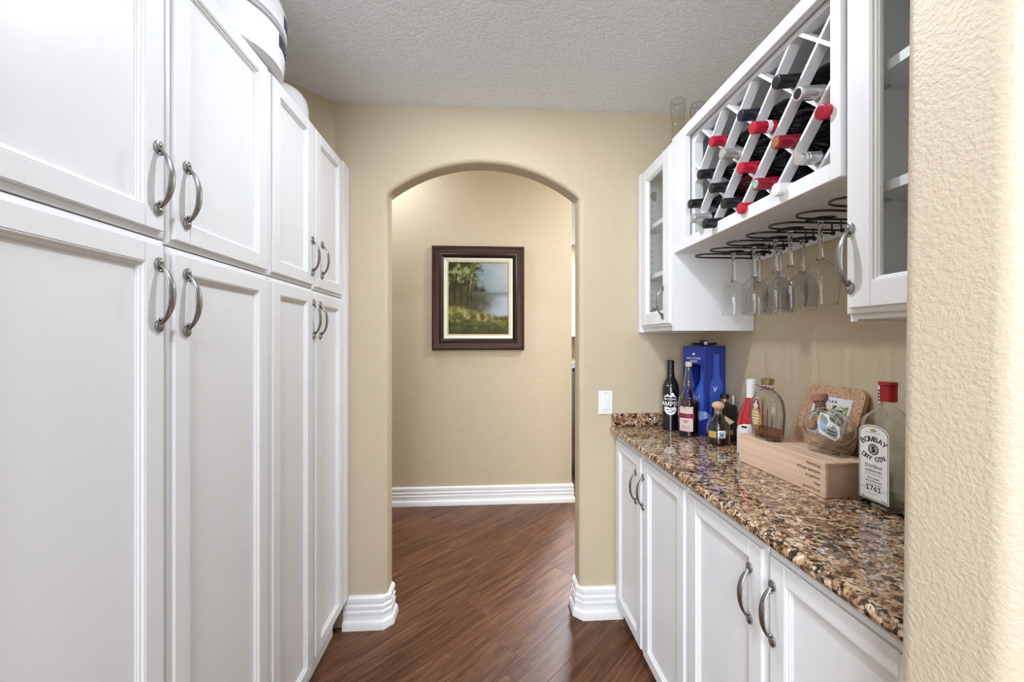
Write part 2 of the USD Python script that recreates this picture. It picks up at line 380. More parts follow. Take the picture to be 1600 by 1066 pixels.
# ------------------------------------------------------------------ floor
fl = '/World/' + numbered('/World', 'floor')
LOC[fl] = np.zeros(3)
pm = usdkit.mesh(stage, fl, bx(-2.6, 4.2, -3.7, 7.0, -0.06, -0.0055), M['floor_base'])
setdata(pm.GetPrim(), label='brown wood-look plank floor laid diagonally through the pantry and hall', category='floor', kind='structure')
PW, PL, GAP = 0.1515, 1.22, 0.00025
ax, ay = np.array([1, 1, 0]) / math.sqrt(2), np.array([-1, 1, 0]) / math.sqrt(2)
rows = range(-10, 22)
for k in rows:
    p0 = 1.1007 + (k - 0) * PW
    off = (k * 0.437 + 0.11 * ((k * 7) % 5)) % PL
    if k == 5:
        off = 1.783 % PL
    q = -6.0 + off
    while q < 7:
        c = ax * (q + PL / 2) + ay * (p0 + PW / 2)
        corners = [ax * (q + sx * PL) + ay * (p0 + sy * PW) for sx in (0, .5, 1) for sy in (0, 1)]
        if any(-0.85 < w[0] < 1.35 and 0.45 < w[1] < 3.5 for w in corners) or any(-.7 < w[0] < .9 and -.5 < w[1] < .6 for w in corners):
            path = fl + '/' + numbered(fl, 'plank')
            m = cbx(-PL / 2 + GAP, PL / 2 - GAP, -PW / 2 + GAP, PW / 2 - GAP, -0.005, 0.0, 0.0005)
            um = usdkit.mesh(stage, path, m, M['plank_wood'])
            um.AddTranslateOp().Set(Gf.Vec3d(*c)); um.AddRotateZOp().Set(45.0)
        q += PL

# ------------------------------------------------------------------ ceiling and walls
HC = 2.95
solo('ceiling', bx(-2.6, 2.7, -3.7, YH - .01, CEIL, CEIL + 0.06), 'ceiling_paint', 'white knockdown-textured ceiling over the pantry', 'ceiling', kind='structure')

solo('ceiling_hall', bx(-2.7, 3.7, YH - .05, 6.9, HC, HC + 0.06), 'ceiling_paint', 'higher white ceiling of the hall and kitchen beyond the archway', 'ceiling', kind='structure')

# end wall with the arched opening and rounded (bullnose) edges
AX0, AX1, SPR, APX, RB = -0.458, 0.452, 2.022, 2.182, 0.022
cx, hw, rise = (AX0 + AX1) / 2, (AX1 - AX0) / 2, APX - SPR
rad = (hw * hw + rise * rise) / (2 * rise)
a0 = math.asin(hw / rad)
arc = [(cx + rad * math.sin(t), APX - rad + rad * math.cos(t)) for t in np.linspace(-a0, a0, 41)]
open_pts = [(AX0, -0.02)] + arc + [(AX1, -0.02)]
opening = Polygon(open_pts)
O = np.array(open_pts)


def offset_path(P, d):
    out = []
    for i in range(len(P)):
        d0 = P[i] - P[i - 1] if i else P[1] - P[0]
        d1 = P[i + 1] - P[i] if i < len(P) - 1 else d0
        d0, d1 = d0 / np.linalg.norm(d0), d1 / np.linalg.norm(d1)
        n0, n1 = np.array([-d0[1], d0[0]]), np.array([-d1[1], d1[0]])
        mi = n0 + n1; mi = mi / (mi @ n0)
        out.append(P[i] + mi * d)
    return np.array(out)


outer_hole = Polygon([tuple(p) for p in offset_path(O, RB)] + [(AX1 + RB, -0.3), (AX0 - RB, -0.3)])
face = Polygon([(-2.62, -0.01), (3.62, -0.01), (3.62, HC + .01), (-2.62, HC + .01)]).difference(outer_hole)
slab = extr(face, YH - YB)
slab = xf(slab, [[1, 0, 0, 0], [0, 0, 1, YB], [0, 1, 0, 0], [0, 0, 0, 1]])
prof = [(RB * (1 - math.sin(t)), YB + RB * (1 - math.cos(t))) for t in np.linspace(0, math.pi / 2, 9)]
prof += [(RB * (1 - math.cos(t)), YH - RB * (1 - math.sin(t))) for t in np.linspace(0, math.pi / 2, 9)]
rings = []
for d, y in prof:
    rings.append(offset_path(O, d))
L = np.array([[[p[0], y, p[1]] for p in r] for r, (d, y) in zip(rings, prof)])
k_, n_, _ = L.shape
F = []
for i in range(k_ - 1):
    for j in range(n_ - 1):
        F += [(i * n_ + j, (i + 1) * n_ + j, (i + 1) * n_ + j + 1), (i * n_ + j, (i + 1) * n_ + j + 1, i * n_ + j + 1)]
lining = trimesh.Trimesh(L.reshape(-1, 3), F, process=False)
solo('wall_back', cat(slab, lining), 'wall_paint', 'beige end wall pierced by the rounded archway', 'wall', smooth=35, kind='structure')

solo('wall_right', bx(XW, XW + 0.1, STUB_Y1 - .02, YB + .01, -0.01, CEIL + .01), 'wall_paint', 'beige side wall behind the counter and upper cabinets', 'wall', kind='structure')
solo('wall_left', bx(XLW - 0.1, XLW, -0.3, 1.40, -0.01, CEIL + .01), 'wall_paint', 'beige side wall behind the tall white cabinets', 'wall', kind='structure')
diag = Polygon([(-0.686, YB + .01), (XLW - .005, 1.386), (XLW - .105, 1.386), (XLW - .105, 1.47), (-0.80, YB + .01)])
solo('wall_left_corner', extr(diag, CEIL + .02, -0.01), 'wall_paint', 'short diagonal beige wall above the last tall cabinet', 'wall', kind='structure')
# the wall stub beside the camera, bullnose corners, very slightly out of plumb
stub = sbox(STUB_X, STUB_Y0, 2.7, STUB_Y1).buffer(-0.022).buffer(0.022, quad_segs=6)
zs = np.linspace(-0.01, CEIL + .01, 2)
sm = extr(stub, CEIL + .02, -0.01)
sm.vertices[:, 0] += (sm.vertices[:, 2] - 1.33) * 0.0115 * (sm.vertices[:, 0] < 0.7)
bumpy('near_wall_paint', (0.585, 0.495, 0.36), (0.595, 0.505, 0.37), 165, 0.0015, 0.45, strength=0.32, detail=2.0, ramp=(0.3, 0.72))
solo('wall_near_right', sm, 'near_wall_paint', 'beige textured wall end close beside the camera on the right', 'wall', smooth=30, kind='structure')
solo('wall_hall', bx(-2.6, 0.716, YF, YF + 0.115, -0.01, HC + .01), 'wall_paint', 'beige hall wall behind the framed painting', 'wall', kind='structure')
solo('wall_hall_left', bx(-2.7, -2.6, YB, YF + .1, -0.01, HC + .01), 'wall_paint', 'beige wall closing the hall on the left', 'wall', kind='structure')
solo('wall_hall_right', bx(3.6, 3.7, YB, 6.9, -0.01, HC + .01), 'wall_paint', 'beige wall on the far right of the kitchen', 'wall', kind='structure')
solo('wall_kitchen', bx(-1.0, 3.7, 6.8, 6.9, -0.01, HC + .01), 'wall_paint', 'beige wall at the far end of the kitchen', 'wall', kind='structure')
solo('wall_room_left', bx(-2.6, -2.5, -3.6, 0.0, -0.01, CEIL + .01), 'wall_paint', 'beige left wall of the room behind the camera', 'wall', kind='structure')
solo('wall_room_right', bx(2.6, 2.7, -3.6, 0.4, -0.01, CEIL + .01), 'wall_paint', 'beige right wall of the room behind the camera', 'wall', kind='structure')
solo('wall_room_left_front', bx(-2.5, XLW - .1, -0.1, 0.0, -0.01, CEIL + .01), 'wall_paint', 'beige wall return left of the camera', 'wall', kind='structure')
rear = Polygon([(-2.6, -.01), (2.7, -.01), (2.7, CEIL + .01), (-2.6, CEIL + .01)]).difference(sbox(-2.4, 0.4, 0.2, 2.3))  # opening cut for the added window
solo('wall_rear', xf(extr(rear, 0.1), [[1, 0, 0, 0], [0, 0, 1, -3.6], [0, 1, 0, 0], [0, 0, 0, 1]]), 'wall_paint', 'beige wall behind the camera with an opening for the added window', 'wall', kind='structure')
wn = thing('window_1', 'wide white-framed window added behind the camera', 'window', (-1.1, -3.55, 1.35), kind='structure')  # added window, goes with the fill panel in front of it
part(wn, 'window_frame', cat(bx(-2.4, .2, -3.58, -3.53, .4, .45), bx(-2.4, .2, -3.58, -3.53, 2.25, 2.3), *[bx(x, x + .05, -3.58, -3.53, .45, 2.25) for x in (-2.4, -1.55, -.70, .15)]), 'trim_paint')
for x in (-2.35, -1.5, -.65):
    part(wn, 'pane', bx(x, x + .8, -3.56, -3.555, .45, 2.25), 'pane_glass')

# baseboards: stepped profile with cove, mitred in short 45 degree pieces round the arch
BBP = [(0, 0), (.030, 0), (.030, .018), (.026, .034), (.018, .042), (.0155, .062), (.0185, .066), (.0185, .078), (.0145, .081), (.0145, .092), (.0175, .095), (.0175, .104), (.0125, .108), (.0125, .118), (.0155, .122), (.0155, .138), (.010, .146), (0, .148)]
ch = 0.024
solo('baseboard_left', sweep([(-0.655, YB), (AX0 - ch, YB), (AX0, YB + ch), (AX0, YH - ch), (AX0 - ch, YH), (-1.6, YH)], BBP, -1), 'trim_paint', 'white stepped baseboard wrapping the left foot of the archway', 'baseboard', smooth=25, kind='structure')
solo('baseboard_right', sweep([(0.66, YB), (AX1 + ch, YB), (AX1, YB + ch), (AX1, YH - ch), (AX1 + ch, YH), (1.8, YH)], BBP, 1), 'trim_paint', 'white stepped baseboard wrapping the right foot of the archway', 'baseboard', smooth=25, kind='structure')
solo('baseboard_hall', sweep([(-2.59, YF), (0.716 - .0, YF), (0.716, YF + .115)], BBP, -1), 'trim_paint', 'white stepped baseboard along the hall wall under the painting', 'baseboard', smooth=25, kind='structure')

# ------------------------------------------------------------------ cabinet parts
def ring_sweep(W, H, prof):
    rings = []
    for i, h in prof:
        rings.append([(i, i, h), (W - i, i, h), (W - i, H - i, h), (i, H - i, h)])
    return loft(rings, cap=False, closed=True)


def handle_mesh():
    """Arched pull, 0.142 m tall: b along the length, h away from the door."""
    rr = []
    n = 27
    t = np.linspace(-1, 1, n)
    bz = t * 0.056
    hh = 0.0045 + 0.0215 * (1 - np.abs(t) ** 2.3) ** 0.85
    w = 0.0042 + 0.0042 * np.cos(t * math.pi / 2) ** 1.1
    th = 0.0029 + 0.0010 * np.cos(t * math.pi / 2)
    P = np.stack([np.zeros(n), bz, hh], 1)
    T = np.gradient(P, axis=0); T /= np.linalg.norm(T, axis=1, keepdims=True)
    ang = np.linspace(0, 2 * np.pi, 12, endpoint=False)
    for i in range(n):
        N = np.cross(np.array([1.0, 0, 0]), T[i])
        rr.append(P[i] + w[i] * np.cos(ang)[:, None] * np.array([1.0, 0, 0]) + th[i] * np.sin(ang)[:, None] * N)
    ms = [loft(rr)]
    for s in (-1, 1):
        foot = lathe([(0, 0), (.0098, 0), (.0102, .0015), (.0095, .0042), (.0070, .0054), (0, .0058)], 20)
        foot.apply_scale([0.98, 1.22, 1.1]); foot.apply_translation([0, s * .0600, 0])
        scr = lathe([(0, .0048), (.0042, .0050), (.0040, .0066), (.0022, .0078), (0, .0080)], 14); scr.apply_translation([0, s * .0625, 0])
        lug = trimesh.creation.icosphere(2, .0036); lug.apply_scale([1.1, 1, 1.2]); lug.apply_translation([0, s * .0465, .0055])
        ms += [foot, scr, lug]
    return cat(ms)


HANDLE = handle_mesh()


def place(side, x, y, z):
    """Door frame: a = +y, b = +z, h = away from the cabinet."""
    return frame_mat((x, y, z), (0, 1, 0), (0, 0, 1), (1 if side == 'L' else -1, 0, 0))


def make_door(parent, side, X, y0, y1, z0, z1, hy=None, hz=None, st=0.062, glass=False, rail=None, label=None, st0=None):
    """X is the door's front face. Frame ring, stiles, rails, bead, recessed panel (or pane), handle."""
    T = 0.020
    W, H = y1 - y0, z1 - z0
    mt = place(side, X - (T if side == 'L' else -T), y0, z0)
    rail = rail or st
    d = part(parent, 'door', xf(ring_sweep(W, H, [(0, 0), (0, .0075), (.0025, .0105), (.0095, .0122), (.030, .0122), (.030, 0)]), mt), 'cabinet_paint', label=label)
    i = 0.0125
    for a in (0, 1):
        x0, x1 = (i, st) if a == 0 else (W - st, W - i)
        part(d, 'stile', xf(cbx(x0, x1, i, H - i, .002, T, .0013), mt), 'cabinet_paint')
    for b in (0, 1):
        z_0, z_1 = (i, rail) if b == 0 else (H - rail, H - i)
        part(d, 'rail', xf(cbx(st + .0004, W - st - .0004, z_0, z_1, .002, T, .0013), mt), 'cabinet_paint')
    w2, h2 = W - 2 * st, H - 2 * rail
    mb = mt @ np.array([[1, 0, 0, st], [0, 1, 0, rail], [0, 0, 1, 0], [0, 0, 0, 1.0]])
    part(d, 'bead', xf(ring_sweep(w2, h2, [(-.0005, .003), (-.0005, .0185), (.0012, .0192), (.0030, .0180), (.0038, .0150), (.0075, .0140), (.0085, .0115), (.0105, .0105), (.0110, .003)]), mb), 'cabinet_paint')
    if glass:
        part(d, 'glass_pane', xf(bx(.004, w2 - .004, .004, h2 - .004, .0050, .0085), mb), 'pane_glass', label='clear glass pane')
    else:
        part(d, 'panel', xf(bx(.003, w2 - .003, .003, h2 - .003, .0025, .0085), mb), 'cabinet_paint')
    if hy is not None:
        part(d, 'handle', xf(HANDLE, place(side, X, hy, hz)), 'pewter', smooth=40, label='arched pewter bail handle')
    return d


# ------------------------------------------------------------------ tall cabinets on the left
def tall_cabinet(label, y0, y1, body_poly, doors, kick):
    t = thing('tall_cabinet', label, 'cabinet', (XL - .3, (y0 + y1) / 2, 0))
    part(t, 'body', extr(body_poly, UTOP - 0.12, 0.12), 'cabinet_paint')
    part(t, 'toe_kick', kick, 'cabinet_paint')
    for d in doors:
        make_door(t, 'L', XL, **d)
    return t


BF = XL - 0.021
tall_cabinet('tall white pantry cabinet nearest the camera, pewter-handled doors above and below', 0.477, 1.243,
             sbox(XLW + .004, 0.477, BF, 1.2438), [
    dict(y0=.479, y1=.8575, z0=1.5325, z1=UTOP + .004, hy=.829, hz=1.6445, st=.056, rail=.050, label='white panelled door hung slightly higher than its neighbour'),
    dict(y0=.8605, y1=1.2420, z0=1.5245, z1=UTOP, hy=.905, hz=1.6385, st=.056, rail=.050),
    dict(y0=.479, y1=.8575, z0=.130, z1=1.5295, hy=.831, hz=1.4205, st=.056, rail=.050),
    dict(y0=.8605, y1=1.2420, z0=.118, z1=1.5215, hy=.905, hz=1.4125, st=.056, rail=.050)],
             bx(XLW + .004, XL - .060, .477, 1.2438, 0.0, .12))
polyB = Polygon([(BF, 1.2445), (BF, 1.866), (-0.800, 1.820), (XLW + .004, 1.376), (XLW + .004, 1.2445)])
polyB = Polygon([(BF, 1.2445), (BF, 1.93), (-0.715, 1.914), (XLW + .004, 1.380), (XLW + .004, 1.2445)])
tall_cabinet('tall white pantry cabinet at the far end beside the archway, paired handles in its middle', 1.2445, 1.94,
             polyB, [
    dict(y0=1.2465, y1=1.5525, z0=1.5245, z1=UTOP, hy=1.531, hz=1.6400, st=.056, rail=.050),
    dict(y0=1.5555, y1=1.8645, z0=1.5215, z1=UTOP, hy=1.620, hz=1.6420, st=.056, rail=.050),
    dict(y0=1.2465, y1=1.5525, z0=.118, z1=1.5215, hy=1.543, hz=1.4120, st=.056, rail=.050),
    dict(y0=1.5555, y1=1.8645, z0=.142, z1=1.5185, hy=1.603, hz=1.4100, st=.056, rail=.050)],
             extr(Polygon([(XL - .060, 1.2445), (XL - .060, 1.900), (-0.76, 1.86), (XLW + .004, 1.380), (XLW + .004, 1.2445)]), .12))
solo('filler_strip', cbx(XL - .020, XL - .002, 1.868, 1.948, .150, UTOP, .002), 'cabinet_paint', 'narrow white upright filler strip between the last tall cabinet and archway wall', 'filler strip')

# ------------------------------------------------------------------ base cabinets on the right
RF = XR + 0.021
ZB0, ZB1 = 0.078, 0.874


def base_cabinet(label, y0, y1, doors, cols=()):
    t = thing('base_cabinet', label, 'cabinet', (.85, (y0 + y1) / 2, 0))
    part(t, 'body', bx(RF, XW - .003, y0, y1, .10, CB - .001), 'cabinet_paint')
    part(t, 'toe_kick', bx(RF + .05, XW - .003, y0, y1, 0, .10), 'cabinet_paint')
    for d in doors:
        make_door(t, 'R', XR, z0=ZB0, z1=ZB1, **d)
    return t


base_cabinet('white base cabinet under the far end of the counter, beside the archway wall', 1.2375, 1.946, [
    dict(y0=1.598, y1=1.934, hy=1.656, hz=.729, st=.056, rail=.053),
    dict(y0=1.2395, y1=1.595, hy=1.577, hz=.735, st=.056, rail=.053)])
base_cabinet('white base cabinet under the near end of the counter, nearest the camera', 0.520, 1.2365, [
    dict(y0=.8745, y1=1.2345, hy=.926, hz=.738, st=.056, rail=.053),
    dict(y0=.522, y1=.8715, hy=.849, hz=.741, st=.056, rail=.053)])

# countertop with rounded edge, and backsplash
er = (CT - CB) / 2
ctp = [(XW - .002, CB), (XC + er, CB)] + [(XC + er - er * math.sin(t), CT - er - er * math.cos(t)) for t in np.linspace(.15, math.pi - .15, 12)] + [(XC + er, CT), (XW - .002, CT)]
cm = extr(Polygon(ctp), (YB - .002) - (STUB_Y1 + .004))
cm = xf(cm, [[1, 0, 0, 0], [0, 0, 1, STUB_Y1 + .004], [0, 1, 0, 0], [0, 0, 0, 1]])
ctr = thing('countertop', 'polished brown, black and cream granite countertop with rounded front edge', 'countertop', (.83, 1.23, CB))
part(ctr, 'slab', cm, 'granite', smooth=30)
part(ctr, 'backsplash', cbx(XC + .008, XW - .003, YB - .022, YB - .002, CT + .0005, CT + .062, .003), 'granite', label='low granite upstand against the end wall')

# light switch
sw = thing('light_switch', 'white decorator rocker switch plate on the end wall left of the counter', 'light switch', (.580, YB, 1.035))
part(sw, 'plate', cbx(.545, .615, YB - .006, YB - .0005, .977, 1.091, .003), 'white_plastic')
part(sw, 'rocker', cbx(.5635, .5965, YB - .0085, YB - .004, 1.001, 1.067, .0015), 'white_gloss')
for z in (.988, 1.080):
    part(sw, 'screw', xf(lathe([(0, 0), (.003, 0), (.0024, .0012), (0, .0014)], 12), frame_mat((.580, YB - .006, z), (1, 0, 0), (0, 0, 1), (0, -1, 0))), 'grey_plastic')

# ------------------------------------------------------------------ upper cabinets on the right
UF = XU + 0.021


def pin_holes(ys_face, x, zs, normal):
    out = []
    for z in zs:
        c = trimesh.creation.cylinder(.0028, .0006, sections=10)
        c.apply_transform(trimesh.transformations.rotation_matrix(math.pi / 2, [1, 0, 0])); c.apply_translation([x, ys_face + normal * .0002, z]); out.append(c)
    return cat(out)


def glass_cabinet(label, y0, y1, dy0, dy1, hy, hz, st, shelves, dbot, stl=None):
    t = thing('glass_cabinet', label, 'cabinet', (.9, (y0 + y1) / 2, UBOT))
    th = .016
    part(t, 'side_panel', bx(UF - .020, XW - .002, y0, y0 + th, UBOT, UTOP), 'cabinet_paint')
    part(t, 'side_panel', bx(UF, XW - .002, y1 - th, y1, UBOT, UTOP), 'cabinet_paint')
    part(t, 'top_panel', bx(UF, XW - .002, y0 + th, y1 - th, UTOP - th, UTOP), 'cabinet_paint')
    part(t, 'bottom_panel', bx(UF, XW - .002, y0 + th, y1 - th, UBOT + .004, UBOT + .004 + th), 'cabinet_paint')
    part(t, 'back_panel', bx(XW - .009, XW - .003, y0 + th, y1 - th, UBOT + .02, UTOP - th), 'cabinet_paint')
    for z in shelves:
        part(t, 'shelf', bx(UF + .012, XW - .010, y0 + th + .001, y1 - th - .001, z - .019, z), 'cabinet_paint')
    make_door(t, 'R', XU, y0=dy0, y1=dy1, z0=dbot, z1=UTOP, hy=hy, hz=hz, st=st, glass=True, rail=.060)
    hz_ = [UBOT + .09 + .0305 * i for i in range(20)]
    part(t, 'pin_holes', cat(pin_holes(y1 - th, UF + .045, [z for z in hz_ if all(abs(z + .01 - s) > .022 for s in shelves)], -1), pin_holes(y1 - th, XW - .06, hz_, -1)), 'hole_dark', kind='stuff')
    for z in shelves:
        part(t, 'shelf_pin', cbx(UF + .030, UF + .062, y1 - th - .012, y1 - th, z - .024, z - .0195, .001), 'steel')
    return t


gA = glass_cabinet('white glass-door wall cabinet at the far end against the archway wall', 1.5665, 1.946, 1.598, 1.922, 1.665, 1.493, .070, (1.872, 1.640), 1.392)
part(gA, 'face_strip', cbx(XU + .001, UF, 1.9235, 1.946, UBOT, UTOP, .001), 'cabinet_paint')
for z in (2.028, 1.470):   # hinges on the far side panel
    hp = part(gA, 'hinge', cat(cbx(UF + .004, UF + .060, 1.921, 1.9295, z - .010, z + .010, .003), xf(lathe([(0, 0), (.007, 0), (.006, .003), (0, .0035)], 12), frame_mat((UF + .052, 1.921, z + .014), (1, 0, 0), (0, 0, -1), (0, -1, 0))),
                               xf(lathe([(0, 0), (.007, 0), (.006, .003), (0, .0035)], 12), frame_mat((UF + .052, 1.921, z - .014), (1, 0, 0), (0, 0, -1), (0, -1, 0))), bx(UF + .042, UF + .062, 1.926, 1.9298, z - .022, z + .022)), 'steel', label='steel door hinge')
glass_cabinet('white glass-door wall cabinet at the near end beside the textured wall end', 0.516, 0.8075, 0.518, 0.8055, .785, 1.499, .062, (1.872, 1.640), 1.386)

# wine rack cabinet
wr = thing('wine_rack_cabinet', 'white open wall cabinet with a diagonal lattice holding wine bottles', 'wine rack', (.9, 1.187, WBOT))
WY0, WY1 = 0.8085, 1.5655
th = .016
part(wr, 'bottom_panel', bx(UF, XW - .002, WY0, WY1, WBOT + .001, WBOT + .017), 'cabinet_paint')
part(wr, 'top_panel', bx(UF, XW - .002, WY0, WY1, UTOP - th, UTOP), 'cabinet_paint')
part(wr, 'side_panel', bx(UF, XW - .002, WY0, WY0 + th, WBOT + .017, UTOP - th), 'cabinet_paint')
part(wr, 'side_panel', bx(UF, XW - .002, WY1 - th, WY1, WBOT + .017, UTOP - th), 'cabinet_paint')
part(wr, 'back_panel', bx(XW - .009, XW - .003, WY0 + th, WY1 - th, WBOT + .017, UTOP - th), 'cabinet_paint')
OY0, OY1, OZ0, OZ1 = 0.836, 1.476, 1.7145, 2.0945
part(wr, 'stile', cbx(XU, UF, WY0, OY0, WBOT, UTOP, .0015), 'cabinet_paint')
part(wr, 'stile', cbx(XU, UF, OY1, WY1, WBOT, UTOP, .0015), 'cabinet_paint')
part(wr, 'rail', cbx(XU, UF, OY0 + .0003, OY1 - .0003, WBOT, OZ0, .0015), 'cabinet_paint')
part(wr, 'rail', cbx(XU, UF, OY0 + .0003, OY1 - .0003, OZ1, UTOP, .0015), 'cabinet_paint')
LX = 0.768
lf = []
for X in (LX, LX + .185):
    part(wr, 'lattice_frame', cat(bx(X, X + .030, OY0 - .01, OY0 + .004, WBOT + .017, UTOP - th), bx(X, X + .030, OY1 - .020, OY1 + .07, WBOT + .017, UTOP - th), bx(X, X + .030, OY0 + .004, OY1 - .020, WBOT + .017, OZ0 - .004), bx(X, X + .030, OY0 + .004, OY1 - .020, OZ1 - .012, UTOP - th)), 'cabinet_paint')
inner = sbox(OY0 + .002, OZ0 - .006, OY1 - .018, OZ1 - .010)
for X in (LX + .001, LX + .186):
    for fam, offs, x0 in ((-1, [2.479 + .149 * k for k in range(0, 9)], 0.0), (1, [.221 + .151 * k for k in range(0, 9)], .0)):
        for o in offs:
            ln = LineString([(0.3, o - 0.3), (2.2, o - 2.2)]) if fam == -1 else LineString([(0.3, o + 0.3), (2.2, o + 2.2)])
            pg = ln.buffer(.0042, cap_style=2).intersection(inner)
            if pg.is_empty or pg.area < 1e-4:
                continue
            m = extr(pg, .028 if fam == -1 else .0275)
            part(wr, 'lattice_slat', xf(m, [[0, 0, 1, X + (0 if fam == -1 else .0003)], [1, 0, 0, 0], [0, 1, 0, 0], [0, 0, 0, 1]]), 'cabinet_paint')
part(wr, 'cleat', cbx(XW - .018, XW - .003, WY0, WY1 - .0005, 1.643, WBOT, .002), 'cabinet_paint')

# ------------------------------------------------------------------ wine bottles in the rack
SS = [2.479 + .149 * k for k in range(9)]; DD = [.221 + .151 * k for k in range(9)]


def cell(i, j):
    sm_, df = (SS[i] + SS[i + 1]) / 2, (DD[j] + DD[j + 1]) / 2
    return (sm_ - df) / 2, (sm_ + df) / 2


def rack_bottle(label, ij, X, foil, glass, end=None, band=None, z=None, screw=False, dy=(0, 0)):
    y, zc = cell(*ij)
    zf = zc - .050 if z is None else z
    zr = zc - .019 if z is None else z + .024
    p0, p1 = np.array([X, y + dy[0], zf]), np.array([X + .300, y + dy[1], zr])
    d = (p1 - p0) / np.linalg.norm(p1 - p0)
    s = np.array([0, 1.0, 0]) - d * d[1]; s /= np.linalg.norm(s)
    mt = frame_mat(p0, s, np.cross(d, s), d)
    if np.linalg.det(mt[:3, :3]) < 0:
        mt = frame_mat(p0, s, -np.cross(d, s), d)
    t = thing('wine_bottle', label, 'wine bottle', tuple(p0), group='bottles in the wine rack')
    body = lathe([(0.0148, .050), (.0150, .075), (.0160, .092), (.026, .112), (.0345, .128), (.0368, .142), (.0372, .160), (.0372, .285), (.034, .295), (0, .292)], 28)
    part(t, 'glass_body', xf(body, mt), glass, smooth=40)
    if screw:
        pr_ = [(0, .0), (.0128, .0006), (.0138, .002), (.0139, .012), (.0148, .013), (.0148, .016), (.0140, .017), (.0140, .020), (.0148, .021), (.0148, .024), (.0142, .025), (.0144, .058), (0, .058)]
    else:
        pr_ = [(0, .0003), (.0128, .0002), (.0148, .0012), (.0160, .0040), (.0161, .0095), (.0156, .0110), (.0160, .060), (.0152, .062), (0, .062)]
    fp = part(t, 'capsule', xf(lathe(pr_, 24), mt), foil, smooth=35)
    if end:
        part(fp, 'capsule_end', xf(lathe([(0, -.0004), (.0105, -.0004), (.0118, .0004), (0, .0006)], 20), mt), end)
    if band:
        part(fp, 'band', xf(lathe([(.0156, .036), (.0164, .0365), (.0164, .049), (.0156, .0495)], 24), mt), band)
    return t


for a in (
    ('red-capped wine bottle at the far top of the rack, under the top rail', (5, 3), .725, 'foil_red', 'olive_glass'),
    ('silver-capped wine bottle just right of the far top red cap', (4, 3), .715, 'foil_silver', 'black_glass'),
    ('plain black-capped wine bottle in the second row from the far side of the rack', (5, 2), .725, 'foil_black', 'black_glass'),
    ('black-capped wine bottle of dark red glass below the silver cap', (4, 2), .725, 'foil_black', 'wine_red_glass'),
    ('black-capped wine bottle lowest at the far edge of the rack', (5, 1), .730, 'foil_black', 'black_glass'),
    ('clear grey-capped bottle in front of the lowest far black cap', (4, 1), .702, 'foil_silver', 'black_glass'),
    ('black-capped bottle with embossed rings lying on the bottom at the far end', (3, 1), .703, 'foil_black', 'black_glass', None, None, 1.7095),
    ('black-capped wine bottle with patterned end, left of the bright red cap on the bottom', (3, 2), .720, 'foil_black', 'black_glass', 'foil_black'),
    ('bright red-capped bottle lying on the bottom left of the green-ended cap', (2, 2), .725, 'foil_red', 'black_glass', None, None, 1.7105),
    ('bright red-capped wine bottle in the middle of the rack', (3, 3), .725, 'foil_red', 'black_glass'),
    ('dark red-capped wine bottle with pale green end', (2, 3), .720, 'foil_dark_red', 'black_glass', 'foil_teal'),
    ('white-capped bottle lying on the bottom of the rack near its middle', (1, 3), .720, 'foil_white', 'black_glass', None, 'foil_red', 1.7085),
    ('ridged silver screw-capped bottle with gold band low at the near end', (1, 4), .720, 'foil_silver', 'black_glass', None, None, None, True),
    ('dark red-capped wine bottle with bronze end', (2, 4), .720, 'foil_dark_red', 'black_glass', 'foil_bronze'),
    ('red-capped wine bottle with white paper band round its neck', (3, 4), .710, 'foil_red', 'black_glass', None, 'foil_white'),
    ('navy black-capped wine bottle above the white-banded red cap', (4, 4), .725, 'foil_navy', 'black_glass'),
    ('black-capped wine bottle highest at the near end of the rack', (3, 5), .720, 'foil_black', 'black_glass'),
    ('silver-capped wine bottle with black end near the top', (2, 5), .718, 'foil_silver', 'black_glass', 'foil_black'),
    ('red-capped wine bottle half hidden by the near frame stile', (1, 5), .722, 'foil_red', 'black_glass', 'foil_dark_red', None, None, False, (.0155, .044)),
):
    rack_bottle(*a)
# ------------------------------------------------------------------ stemware rack and glasses
ZR = 1.645
sr = thing('stemware_rack', 'black wire hanging rack for stemware under the wine rack', 'stemware rack', (.89, 1.16, ZR))
loops = [1.456 - .0983 * i for i in range(7)]
HWD = .0335
for yc in loops:
    n = 14
    r = HWD
    P = [(1.005, yc + r, ZR), (.93, yc + r, ZR), (.86, yc + r, ZR)]
    P += [(.772 + .055 - .055 * math.sin(t), yc + r * math.cos(t), ZR) for t in np.linspace(0, math.pi, n)]
    P += [(.86, yc - r, ZR), (.93, yc - r, ZR), (1.005, yc - r, ZR)]
    w = part(sr, 'wire_loop', tube(P, .0029, 8), 'black_wire', smooth=True)
    for s in (-1, 1):
        k = trimesh.creation.icosphere(2, .0062); k.apply_translation([1.008, yc + s * r, ZR]); part(w, 'end_knob', k, 'black_wire', smooth=True)
    for q in (-1, 1):
        part(w, 'mount', bx(1.004, 1.0065, yc + q * r - .0013, yc + q * r + .0013, ZR, WBOT + .001), 'black_wire')

